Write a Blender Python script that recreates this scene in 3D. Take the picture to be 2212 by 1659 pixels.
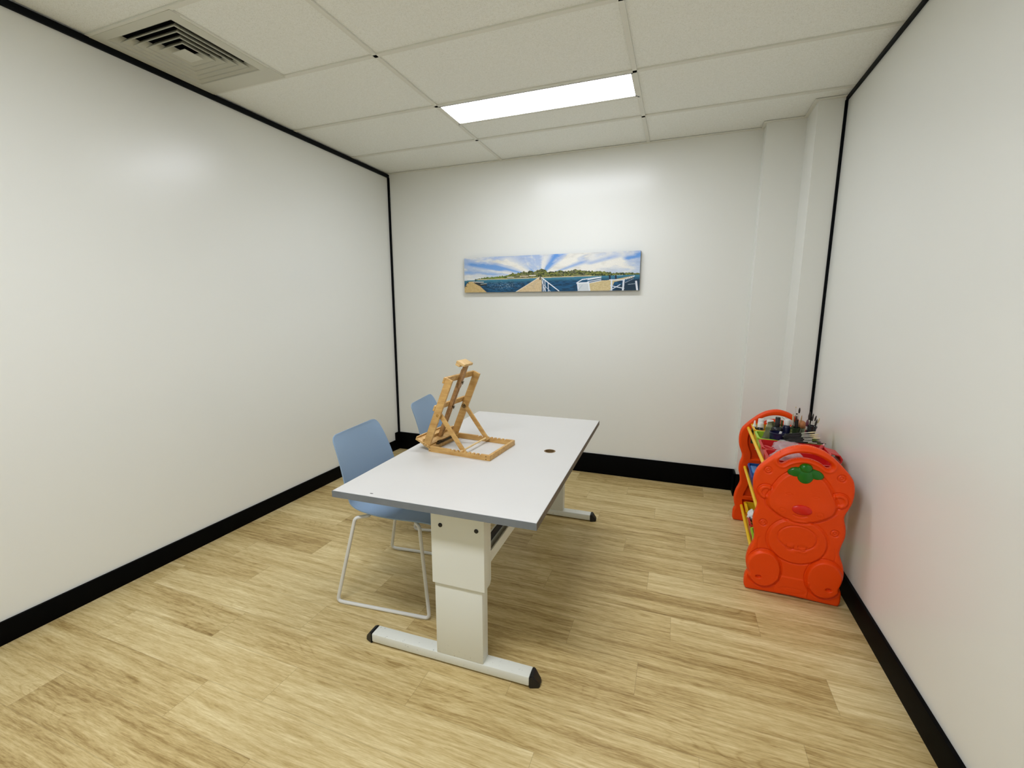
import bpy, bmesh, math, random
import numpy as np
from mathutils import Vector, Matrix
for o in list(bpy.data.objects): bpy.data.objects.remove(o)
S = bpy.context.scene
COL = S.collection
R = math.radians
random.seed(7)

# ------------------------------------------------------------------ camera
CAM = Vector((2.6593, -3.7760, 1.4304)); YAW, PITCH, ROLL, FPX = 0.3564, -0.1675, 0.0005, 961.6
cd = bpy.data.cameras.new('camera'); cam = bpy.data.objects.new('camera', cd); COL.objects.link(cam)
_f = Vector((-math.sin(YAW)*math.cos(PITCH), math.cos(YAW)*math.cos(PITCH), math.sin(PITCH)))
_r = Vector((math.cos(YAW), math.sin(YAW), 0)); _u = _r.cross(_f)
_r2 = _r*math.cos(ROLL)+_u*math.sin(ROLL); _u2 = -_r*math.sin(ROLL)+_u*math.cos(ROLL)
_m = Matrix((_r2, _u2, -_f)).transposed().to_4x4(); _m.translation = CAM
cam.matrix_world = _m
cd.sensor_fit = 'HORIZONTAL'; cd.sensor_width = 36; cd.lens = FPX*36/2212; cd.clip_start = 0.02
S.camera = cam
# ------------------------------------------------------------------ world, exposure, lamp strengths
w = bpy.data.worlds.new('world'); S.world = w; w.use_nodes = True
w.node_tree.nodes['Background'].inputs[0].default_value = (1, 1, 1, 1)
w.node_tree.nodes['Background'].inputs[1].default_value = 0.0
S.view_settings.view_transform = 'Standard'; S.view_settings.look = 'None'
S.view_settings.exposure = 0.0; S.view_settings.gamma = 1; S.view_settings.use_curve_mapping = False
LAMP = 19.5          # ceiling light over the table
LAMP_REAR = 42     # the same fitting further back, over the door end of the room
LAMP_COL = (0.965, 1.0, 1.11)

# ------------------------------------------------------------------ helpers
def srgb(r, g, b):
    f = lambda c: ((c/255)/12.92) if c/255 <= .04045 else (((c/255)+.055)/1.055)**2.4
    return (f(r), f(g), f(b), 1)
MATS = {}
def mat(name, col, rough=.5, metal=0, spec=.5, bump=0, bscale=200, emis=None, trans=0, alpha=1, coat=0, var=0, vscale=8, sss=0):
    m = bpy.data.materials.new(name); m.use_nodes = True; nt = m.node_tree; b = nt.nodes['Principled BSDF']
    b.inputs['Base Color'].default_value = col; b.inputs['Roughness'].default_value = rough
    b.inputs['Metallic'].default_value = metal; b.inputs['Specular IOR Level'].default_value = spec
    b.inputs['Transmission Weight'].default_value = trans; b.inputs['Alpha'].default_value = alpha
    b.inputs['Coat Weight'].default_value = coat
    if emis:
        b.inputs['Emission Color'].default_value = (*emis[0], 1); b.inputs['Emission Strength'].default_value = emis[1]
    if bump or var:
        tc = nt.nodes.new('ShaderNodeTexCoord')
        if var:
            n = nt.nodes.new('ShaderNodeTexNoise'); n.inputs['Scale'].default_value = vscale; n.inputs['Detail'].default_value = 4
            nt.links.new(tc.outputs['Object'], n.inputs['Vector'])
            mx = nt.nodes.new('ShaderNodeMixRGB'); mx.blend_type = 'MULTIPLY'; mx.inputs['Fac'].default_value = 1
            mr = nt.nodes.new('ShaderNodeMapRange'); mr.inputs['From Min'].default_value = .3; mr.inputs['From Max'].default_value = .7
            mr.inputs['To Min'].default_value = 1-var; mr.inputs['To Max'].default_value = 1
            nt.links.new(n.outputs['Fac'], mr.inputs['Value']); mx.inputs['Color1'].default_value = col
            nt.links.new(mr.outputs['Result'], mx.inputs['Color2']); nt.links.new(mx.outputs['Color'], b.inputs['Base Color'])
        if bump:
            n = nt.nodes.new('ShaderNodeTexNoise'); n.inputs['Scale'].default_value = bscale; n.inputs['Detail'].default_value = 2
            nt.links.new(tc.outputs['Object'], n.inputs['Vector'])
            bp = nt.nodes.new('ShaderNodeBump'); bp.inputs['Strength'].default_value = bump; bp.inputs['Distance'].default_value = .002
            nt.links.new(n.outputs['Fac'], bp.inputs['Height']); nt.links.new(bp.outputs['Normal'], b.inputs['Normal'])
    MATS[name] = m; return m

class NT:
    def __init__(s, m): s.nt = m.node_tree; s.N = s.nt.nodes; s.L = s.nt.links
    def n(s, t, **k):
        x = s.N.new(t)
        for a, v in k.items(): setattr(x, a, v)
        return x
    def put(s, v, sock):
        if hasattr(v, 'is_output') or isinstance(v, bpy.types.NodeSocket): s.L.new(v, sock)
        else: sock.default_value = v
    def m(s, op, a, b=0.0, c=0.0):
        x = s.n('ShaderNodeMath', operation=op)
        for i, v in enumerate((a, b, c)): s.put(v, x.inputs[i])
        return x.outputs[0]
    def xyz(s, a, b, c):
        x = s.n('ShaderNodeCombineXYZ')
        for i, v in enumerate((a, b, c)): s.put(v, x.inputs[i])
        return x.outputs[0]
    def noise(s, vec, scale=1, detail=3, rough=.5, dist=0):
        x = s.n('ShaderNodeTexNoise'); s.put(vec, x.inputs['Vector']); x.inputs['Scale'].default_value = scale
        x.inputs['Detail'].default_value = detail; x.inputs['Roughness'].default_value = rough; x.inputs['Distortion'].default_value = dist
        return x.outputs['Fac']
    def ramp(s, fac, stops, interp='LINEAR'):
        x = s.n('ShaderNodeValToRGB'); x.color_ramp.interpolation = interp; e = x.color_ramp.elements
        while len(e) > 1: e.remove(e[-1])
        e[0].position = stops[0][0]; e[0].color = stops[0][1]
        for p, c in stops[1:]:
            q = e.new(p); q.color = c
        s.put(fac, x.inputs['Fac']); return x.outputs['Color']
    def mix(s, fac, a, b, mode='MIX'):
        x = s.n('ShaderNodeMixRGB', blend_type=mode); s.put(fac, x.inputs['Fac']); s.put(a, x.inputs['Color1']); s.put(b, x.inputs['Color2']); return x.outputs['Color']
    def mr(s, v, a, b, c, d):
        x = s.n('ShaderNodeMapRange'); s.put(v, x.inputs[0]); 
        for i, q in enumerate((a, b, c, d)): x.inputs[i+1].default_value = q
        return x.outputs[0]

def link(name, me, m, parent=None):
    o = bpy.data.objects.new(name, me); COL.objects.link(o)
    if m: me.materials.append(m)
    if parent: o.parent = parent
    return o
def tag(o, label=None, cat=None, group=None, kind=None):
    if label: o['label'] = label
    if cat: o['category'] = cat
    if group: o['group'] = group
    if kind: o['kind'] = kind
    return o
def empty(name, loc, rz=0):
    o = bpy.data.objects.new(name, None); COL.objects.link(o); o.location = loc; o.rotation_euler = (0, 0, rz)
    o.empty_display_size = .05; return o
def copy_tree(o, parent=None):
    c = o.copy(); COL.objects.link(c)
    if parent: c.parent = parent
    for ch in [x for x in bpy.data.objects if x.parent == o]: copy_tree(ch, c)
    return c

class MB:
    """collects shapes, then links them as one mesh object"""
    def __init__(s): s.bm = bmesh.new()
    def _add(s, verts, faces, M=None):
        vs = [s.bm.verts.new(M @ Vector(v) if M else Vector(v)) for v in verts]
        out = []
        for f in faces:
            try: out.append(s.bm.faces.new([vs[i] for i in f]))
            except ValueError: pass
        return vs, out
    def box(s, x0, x1, y0, y1, z0, z1, bev=0, M=None, seg=2):
        v = [(x, y, z) for x in (x0, x1) for y in (y0, y1) for z in (z0, z1)]
        f = [(0, 1, 3, 2), (4, 6, 7, 5), (0, 4, 5, 1), (2, 3, 7, 6), (0, 2, 6, 4), (1, 5, 7, 3)]
        vs, fs = s._add(v, f, M)
        if bev:
            es = list({e for q in fs for e in q.edges})
            bmesh.ops.bevel(s.bm, geom=es, offset=bev, segments=seg, affect='EDGES', profile=.5)
        return s
    def prism(s, poly, axis, a, b, bev=0, M=None, seg=2):
        """poly in the 2 other axes (cyclic order x,y,z minus axis), extruded from a to b along axis"""
        def P(p, t):
            if axis == 'x': return (t, p[0], p[1])
            if axis == 'y': return (p[0], t, p[1])
            return (p[0], p[1], t)
        n = len(poly); v = [P(p, a) for p in poly]+[P(p, b) for p in poly]
        f = [tuple(range(n)), tuple(range(2*n-1, n-1, -1))]+[(i, n+i, n+(i+1) % n, (i+1) % n) for i in range(n)]
        vs, fs = s._add(v, f, M)
        if bev:
            es = list({e for q in fs[:2] for e in q.edges})
            bmesh.ops.bevel(s.bm, geom=es, offset=bev, segments=seg, affect='EDGES', profile=.5)
        return s
    def lathe(s, prof, n=20, M=None, cap=True):
        """prof [(r,z)...] about z"""
        v = []; f = []
        for r, z in prof:
            for k in range(n): a = 2*math.pi*k/n; v.append((r*math.cos(a), r*math.sin(a), z))
        for i in range(len(prof)-1):
            for k in range(n):
                k2 = (k+1) % n; f.append((i*n+k, i*n+k2, (i+1)*n+k2, (i+1)*n+k))
        if cap:
            f.append(tuple(range(n-1, -1, -1))); f.append(tuple((len(prof)-1)*n+k for k in range(n)))
        s._add(v, f, M); return s
    def tube(s, pts, r, n=12, closed=False, cap=True, M=None):
        pts = [Vector(p) for p in pts]; N = len(pts); rr = r if isinstance(r, (list, tuple)) else [r]*N
        v = []; f = []; up = None
        for i, p in enumerate(pts):
            if closed: t = (pts[(i+1) % N]-pts[i-1])
            else: t = pts[min(i+1, N-1)]-pts[max(i-1, 0)]
            t.normalize()
            if up is None:
                up = Vector((0, 0, 1)) if abs(t.z) < .9 else Vector((1, 0, 0))
            a = (up-t*up.dot(t)).normalized(); b = t.cross(a); up = a
            for k in range(n):
                q = 2*math.pi*k/n; v.append(p+(a*math.cos(q)+b*math.sin(q))*rr[i])
        for i in range(N if closed else N-1):
            j = (i+1) % N
            for k in range(n):
                k2 = (k+1) % n; f.append((i*n+k, i*n+k2, j*n+k2, j*n+k))
        if cap and not closed: f.append(tuple(range(n-1, -1, -1))); f.append(tuple((N-1)*n+k for k in range(n)))
        s._add(v, f, M); return s
    def build(s, name, m, parent=None, smooth=40):
        bmesh.ops.recalc_face_normals(s.bm, faces=s.bm.faces)
        me = bpy.data.meshes.new(name); s.bm.to_mesh(me); s.bm.free()
        if smooth:
            for p in me.polygons: p.use_smooth = True
            try: me.set_sharp_from_angle(angle=R(smooth))
            except Exception: pass
        return link(name, me, m, parent)

def bend(pts, rad, seg=6):
    """round the inner corners of a polyline"""
    pts = [Vector(p) for p in pts]; out = [pts[0]]
    for i in range(1, len(pts)-1):
        a, b, c = pts[i-1], pts[i], pts[i+1]; u = (a-b).normalized(); v = (c-b).normalized()
        ang = u.angle(v); d = min(rad/math.tan(ang/2), (a-b).length*.49, (c-b).length*.49)
        p0 = b+u*d; p1 = b+v*d
        for k in range(seg+1):
            t = k/seg; out.append(p0*(1-t)**2+b*2*t*(1-t)+p1*t*t)
    out.append(pts[-1]); return out
def struct(name, mb, m, smooth=40):
    return tag(mb.build(name, m, None, smooth), kind='structure')
def pydata(name, v, f, m, parent=None, smooth=True):
    me = bpy.data.meshes.new(name); me.from_pydata([tuple(x) for x in v], [], [tuple(int(i) for i in q) for q in f]); me.update()
    if smooth:
        for p in me.polygons: p.use_smooth = True
        try: me.set_sharp_from_angle(angle=R(50))
        except Exception: pass
    return link(name, me, m, parent)

# ------------------------------------------------------------------ dimensions
XL, XR, H, YR = 0.0, 3.523, 2.6736, -5.0
XA, XB, D1, D2 = 3.137, 3.372, .1136, .372      # stepped bulkhead in the right corner
GA, GB = 1.16, .504                             # ceiling grid: first main tee, first cross tee

# ------------------------------------------------------------------ materials of the room
def wall_material(name, col):
    m = mat(name, col, rough=.27, spec=.5); t = NT(m); b = t.N['Principled BSDF']
    tc = t.n('ShaderNodeTexCoord').outputs['Object']
    n = t.noise(tc, 900, 2); bp = t.n('ShaderNodeBump'); bp.inputs['Strength'].default_value = .05; bp.inputs['Distance'].default_value = .001
    t.put(n, bp.inputs['Height']); t.put(bp.outputs[0], b.inputs['Normal'])
    return m
M_wall = wall_material('wall_paint', srgb(237, 238, 231))
M_black = mat('black_skirting', (.0012, .0013, .0014, 1), rough=.6, spec=.06)
M_strip = mat('black_channel', (.002, .003, .004, 1), rough=.6, spec=.1)

m = mat('ceiling_tile', srgb(226, 226, 212), rough=.95, spec=.1); t = NT(m); b = t.N['Principled BSDF']
tc = t.n('ShaderNodeTexCoord').outputs['Object']
n1 = t.noise(tc, 260, 3, .7); n2 = t.noise(tc, 90, 4, .6)
t.put(t.mix(t.mr(n1, .56, .68, 0, .55), t.mix(t.mr(n2, .35, .65, 0, 1), srgb(244, 246, 238), srgb(250, 252, 246)), srgb(178, 178, 162)), b.inputs['Base Color'])
bp = t.n('ShaderNodeBump'); bp.inputs['Strength'].default_value = .35; bp.inputs['Distance'].default_value = .0015
t.put(n1, bp.inputs['Height']); t.put(bp.outputs[0], b.inputs['Normal']); M_tile = m
M_tee = mat('ceiling_tee', srgb(232, 232, 221), rough=.5, spec=.3)

# floor: sheet vinyl printed with 1 m oak planks running across the room
m = mat('floor_vinyl', (.5, .4, .2, 1), rough=.42, spec=.35); t = NT(m); b = t.N['Principled BSDF']
tc = t.n('ShaderNodeTexCoord').outputs['Object']; sp = t.n('ShaderNodeSeparateXYZ'); t.put(tc, sp.inputs[0]); X, Y = sp.outputs[0], sp.outputs[1]
PW = .1695
rowf = t.m('DIVIDE', t.m('SUBTRACT', -.052, Y), PW); row = t.m('FLOOR', rowf); rfr = t.m('SUBTRACT', rowf, row)
joints = [.914, .352, .07, .576, .21, .774, .425, .86, .583, .079, .703, .28, .582, .13, .801, .296, .018, .446, .37, .90, .52, .18, .71, .33, .95, .46, .08, .6, .25, .8]
rp = t.ramp(t.m('DIVIDE', t.m('ADD', row, .5), 32.0), [(i/32, (j, j, j, 1)) for i, j in enumerate(joints)], 'CONSTANT')
xi = t.m('SUBTRACT', X, rp); idx = t.m('FLOOR', xi); xfr = t.m('SUBTRACT', xi, idx)
wn = t.n('ShaderNodeTexWhiteNoise', noise_dimensions='2D'); t.put(t.xyz(row, idx, 0), wn.inputs['Vector'])
rnd = wn.outputs['Value']; sc = t.n('ShaderNodeSeparateColor'); t.put(wn.outputs['Color'], sc.inputs[0]); rnd2, rnd3 = sc.outputs[0], sc.outputs[1]
ox = t.m('MULTIPLY', rnd2, 37.0); oz = t.m('MULTIPLY', rnd3, 19.0)
warp = t.m('MULTIPLY', t.m('SUBTRACT', t.noise(t.xyz(t.m('ADD', t.m('MULTIPLY', X, 2.6), ox), t.m('MULTIPLY', Y, 5.0), oz), 1, 2), .5), .022)
yw = t.m('ADD', Y, warp)
band = t.noise(t.xyz(t.m('ADD', t.m('MULTIPLY', X, 1.1), ox), t.m('MULTIPLY', yw, 17.0), oz), 1, 4, .6)
grain = t.noise(t.xyz(t.m('ADD', t.m('MULTIPLY', X, 9.0), ox), t.m('MULTIPLY', yw, 120.0), oz), 1, 5, .72)
fine = t.noise(t.xyz(t.m('MULTIPLY', X, 30.0), t.m('MULTIPLY', Y, 300.0), oz), 1, 3, .6)
# cathedral figure: contour lines of a slow, stretched noise
slow = t.noise(t.xyz(t.m('ADD', t.m('MULTIPLY', X, 1.5), ox), t.m('MULTIPLY', Y, 6.5), oz), 1, 1.5, .4, .4)
ring = t.m('ABSOLUTE', t.m('SINE', t.m('MULTIPLY', slow, 62.0)))
ringm = t.m('MULTIPLY', t.mr(ring, 0, .5, 1, 0), t.mr(t.noise(t.xyz(t.m('ADD', t.m('MULTIPLY', X, 1.3), oz), t.m('MULTIPLY', Y, 5.0), ox), 1, 2), .48, .64, 0, 1))
knot = t.mr(t.noise(t.xyz(t.m('ADD', t.m('MULTIPLY', X, 5.0), oz), t.m('MULTIPLY', Y, 13.0), ox), 1, 2), .70, .80, 0, 1)
mid = t.noise(t.xyz(t.m('ADD', t.m('MULTIPLY', X, 2.6), ox), t.m('MULTIPLY', yw, 48.0), oz), 1, 4, .6)
v = t.m('ADD', t.m('MULTIPLY', band, .48), t.m('ADD', t.m('MULTIPLY', grain, .66), t.m('ADD', t.m('MULTIPLY', fine, .34), t.m('MULTIPLY', mid, .54))))
v = t.m('ADD', v, t.m('MULTIPLY', t.m('SUBTRACT', rnd, .5), .17))
v = t.m('SUBTRACT', v, t.m('ADD', t.m('MULTIPLY', ringm, .085), t.m('MULTIPLY', knot, .16)))
colr = t.ramp(t.mr(v, .66, 1.32, 0, 1), [(0, srgb(126, 99, 50)), (.25, srgb(168, 141, 86)), (.5, srgb(200, 176, 120)), (.75, srgb(219, 199, 146)), (1, srgb(238, 222, 175))])
e1 = t.m('MINIMUM', rfr, t.m('SUBTRACT', 1.0, rfr)); e2 = t.m('MINIMUM', xfr, t.m('SUBTRACT', 1.0, xfr))
ln = t.m('MAXIMUM', t.m('MULTIPLY', t.mr(e1, .004, .014, 1, 0), .22), t.m('MULTIPLY', t.mr(e2, .0004, .0016, 1, 0), .35))
t.put(t.mix(ln, colr, srgb(110, 88, 52)), b.inputs['Base Color'])
bp = t.n('ShaderNodeBump'); bp.inputs['Strength'].default_value = .12; bp.inputs['Distance'].default_value = .0008
t.put(grain, bp.inputs['Height']); t.put(bp.outputs[0], b.inputs['Normal'])
t.put(t.mr(grain, .3, .7, .5, .38), b.inputs['Roughness']); M_floor = m

# ------------------------------------------------------------------ shell
struct('floor', MB().box(-.1, XR+.1, YR-.1, .1, -.05, 0), M_floor)
struct('wall_left', MB().box(-.1, 0, YR, .1, 0, H+.3), M_wall)
struct('wall_right', MB().box(XR, XR+.1, YR, .1, 0, H+.3), M_wall)
poly = [(0, 0), (XA, 0), (XA, -D1), (XB, -D1), (XB, -D2), (XR, -D2), (XR, .1), (0, .1)]
struct('wall_back', MB().prism(poly, 'z', 0, H+.3), M_wall, smooth=0)
struct('wall_rear', MB().box(-.1, XR+.1, YR-.1, YR, 0, H+.3), M_wall)
# door to the corridor in the wall behind the camera
mb = MB(); mb.box(2.2, 3.12, YR, YR+.02, 0, 2.1, .003); mb.box(2.24, 3.08, YR+.02, YR+.045, .01, 2.06, .004)
dr = struct('door_1', mb, mat('door_paint', srgb(205, 206, 198), rough=.4))
MB().tube(bend([(2.30, YR+.045, 1.0), (2.30, YR+.095, 1.0), (2.42, YR+.095, 1.0)], .015), .009).build('door_handle', mat('satin_steel', (.6, .6, .6, 1), .3, 1), dr)

# ceiling: mineral tiles lying in a tee grid
TW, TH = 1.2, .6
xs = [GA-1.2*2, GA-1.2, GA, GA+1.2, GA+2.4, GA+3.6]
ys = [-GB+.6]+[-GB-.6*k for k in range(0, 9)]
vent_rect = (GA-.6, GA-1.2, -GB-1.2, -GB-1.8)    # right, left, back, front
light_y = (-GB-.6, -GB-.3)
LR = (-GB-3.0, -GB-2.7)
mb = MB()
def tile(x0, x1, y0, y1):
    x0 = max(x0, -.05); x1 = min(x1, XR+.05); y0 = max(y0, YR-.05); y1 = min(y1, .05)
    if x1-x0 > .02 and y1-y0 > .02: mb.box(x0+.0, x1-.0, y0, y1, H+.0065, H+.022)
for i in range(len(xs)-1):
    for j in range(len(ys)-1):
        x0, x1, y1, y0 = xs[i], xs[i+1], ys[j], ys[j+1]
        if i == 1 and j == 3:                       # vent bay: half a tile plus the diffuser
            tile(GA-.6, GA, y0, y1); continue
        if i == 2 and j == 1:                       # lamp bay: lamp in its front half
            tile(x0, x1, light_y[1], y1); continue
        if i == 2 and j == 5:
            tile(x0, x1, LR[1], y1); continue
        tile(x0, x1, y0, y1)
struct('ceiling', mb, M_tile, smooth=0)
struct('ceiling_slab', MB().box(-.1, XR+.1, YR-.1, .1, H+.3, H+.4), M_wall)
mb = MB(); hw = .012
def tee(x0, x1, y0, y1):
    mb.box(max(x0, 0), min(x1, XR), max(y0, YR), min(y1, 0), H-.001, H+.0065, .0008, seg=1)
for x in xs[1:5]: 
    if 0 < x < XR: tee(x-hw, x+hw, YR, 0)
for y in ys[1:]:
    seg = [(0, XR)]
    tee(0, XR, y-hw, y+hw)
tee(GA-.6-hw, GA-.6+hw, vent_rect[3], vent_rect[2])
tee(GA, GA+1.2, light_y[1]-hw*.6, light_y[1]+hw*.6); tee(GA, GA+1.2, LR[1]-hw*.6, LR[1]+hw*.6)
struct('trim_1', mb, M_tee)
# white wall angle along the back wall and round the bulkhead
mb = MB(); a = .02
mb.box(0, XA-a, -a, 0, H-.002, H+.004); mb.box(XA-a, XA, -D1-a, 0, H-.002, H+.004); mb.box(XA, XB-a, -D1-a, -D1, H-.002, H+.004)
mb.box(XB-a, XB, -D2-a, -D1, H-.002, H+.004); mb.box(XB, XR, -D2-a, -D2, H-.002, H+.004)
struct('trim_2', mb, M_tee)
# black channels at the head of the partition walls and in the corners
struct('trim_3', MB().box(0, .016, YR, 0, H-.03, H-.001, .001), M_strip)
struct('trim_4', MB().box(XR-.012, XR, YR, -D2, H-.022, H-.001, .001), M_strip)
struct('trim_5', MB().box(0, .02, -.012, 0, .17, H-.03, .001), M_strip)
struct('trim_6', MB().box(XR-.016, XR, -D2-.008, -D2, .1, H-.02, .001), M_strip)
# skirtings
t_ = .015
struct('baseboard_left', MB().box(0, t_, YR, -.06, 0, .1024, .002).box(0, t_+.003, -.065, 0, 0, .178, .002), M_black)
struct('baseboard_right', MB().box(XR-t_, XR, YR, -D2, 0, .1085, .002), M_black)
hb = .1772
mb = MB(); pf = [(0, 0), (-t_, 0), (-t_, hb-.008), (-t_+.006, hb), (0, hb)]
mb.box(t_, XA, -t_, 0, 0, hb, .003); mb.box(XA-t_, XA, -D1-t_, 0, 0, hb, .003); mb.box(XA-t_, XB, -D1-t_, -D1, 0, hb, .003)
mb.box(XB-t_, XB, -D2-t_, -D1, 0, hb, .003); mb.box(XB-t_, XR, -D2-t_, -D2, 0, hb, .003)
struct('baseboard_back', mb, M_black)

# ------------------------------------------------------------------ ceiling lights
def ceiling_light(y0, y1, power, label):
    rt = empty('ceiling_light', (GA+.6, (y0+y1)/2, H)); tag(rt, label, 'ceiling light')
    wx, wy = .6-hw, (y1-y0)/2-.004
    mb = MB(); f = .01
    mb.box(-wx, wx, -wy, -wy+f, -.001, .03); mb.box(-wx, wx, wy-f, wy, -.001, .03)
    mb.box(-wx, -wx+f, -wy, wy, -.001, .03); mb.box(wx-f, wx, -wy, wy, -.001, .03); mb.box(-wx, wx, -wy, wy, .03, .06)
    mb.build('frame', M_tee, rt)
    e = mat('lamp_diffuser', (.9, .9, .9, 1), .5, emis=(LAMP_COL, power))
    MB().box(-wx+f, wx-f, -wy+f, wy-f, .004, .012).build('diffuser', e, rt)
ceiling_light(light_y[0]+.004, light_y[1]-.004, LAMP, 'bright rectangular panel light set in the ceiling grid above the table')
ceiling_light(LR[0]+.008, LR[1]-.008, LAMP_REAR, 'second rectangular panel light in the ceiling, nearer the door end of the room')

# ------------------------------------------------------------------ ceiling air diffuser
M_vent = mat('vent_paint', srgb(214, 214, 200), rough=.45, spec=.4)
vx, vy = (.572+.0)/2, -2.004
vt = empty('ceiling_vent', (.286, -2.004-.03, H)); tag(vt, 'square louvred air conditioning vent in the ceiling by the left wall', 'vent')
def sq_ring(mb, r0, z0, r1, z1, th):
    """square frustum skin between half size r0 at z0 and r1 at z1, th thick"""
    def ring(r, z): return [(-r, -r, z), (r, -r, z), (r, r, z), (-r, r, z)]
    v = ring(r0, z0)+ring(r1, z1)+ring(r1-th, z1+th*.2)+ring(r0-th, z0+th*.2)
    f = []
    for k in range(4):
        j = (k+1) % 4
        for a_, b_ in ((0, 4), (4, 8), (8, 12), (12, 0)): f.append((a_+k, a_+j, b_+j, b_+k))
    mb._add(v, f)
mb = MB()
def flat_ring(mb, r0, r1, z0, z1):
    mb.box(-r0, r0, r1, r0, z0, z1); mb.box(-r0, r0, -r0, -r1, z0, z1); mb.box(-r0, -r1, -r1, r1, z0, z1); mb.box(r1, r0, -r1, r1, z0, z1)
mb.box(-.285, .285, .224, .328, -.003, .006); mb.box(-.285, .285, -.268, -.224, -.003, .006)
mb.box(-.285, -.224, -.224, .224, -.003, .006); mb.box(.224, .276, -.224, .224, -.003, .006)
mb.build('frame', M_vent, vt)
rs = [.222, .187, .152, .117, .082]
for r in rs:
    mb = MB(); sq_ring(mb, r-.030, .034, r, .002, .0016); sq_ring(mb, r, .002, r+.0008, -.003, .0016)
    mb.build('louvre', M_vent, vt)
MB().box(-.046, .046, -.046, .046, -.003, .000).build('centre_plate', M_vent, vt)
mb = MB(); mb.box(-.25, .25, -.25, .25, .24, .25)
for s_ in (-1, 1): mb.box(s_*.24-.005, s_*.24+.005, -.24, .24, .006, .24); mb.box(-.24, .24, s_*.24-.005, s_*.24+.005, .006, .24)
mb.build('duct_box', mat('duct_lining', (.012, .014, .016, 1), .9), vt)

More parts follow.
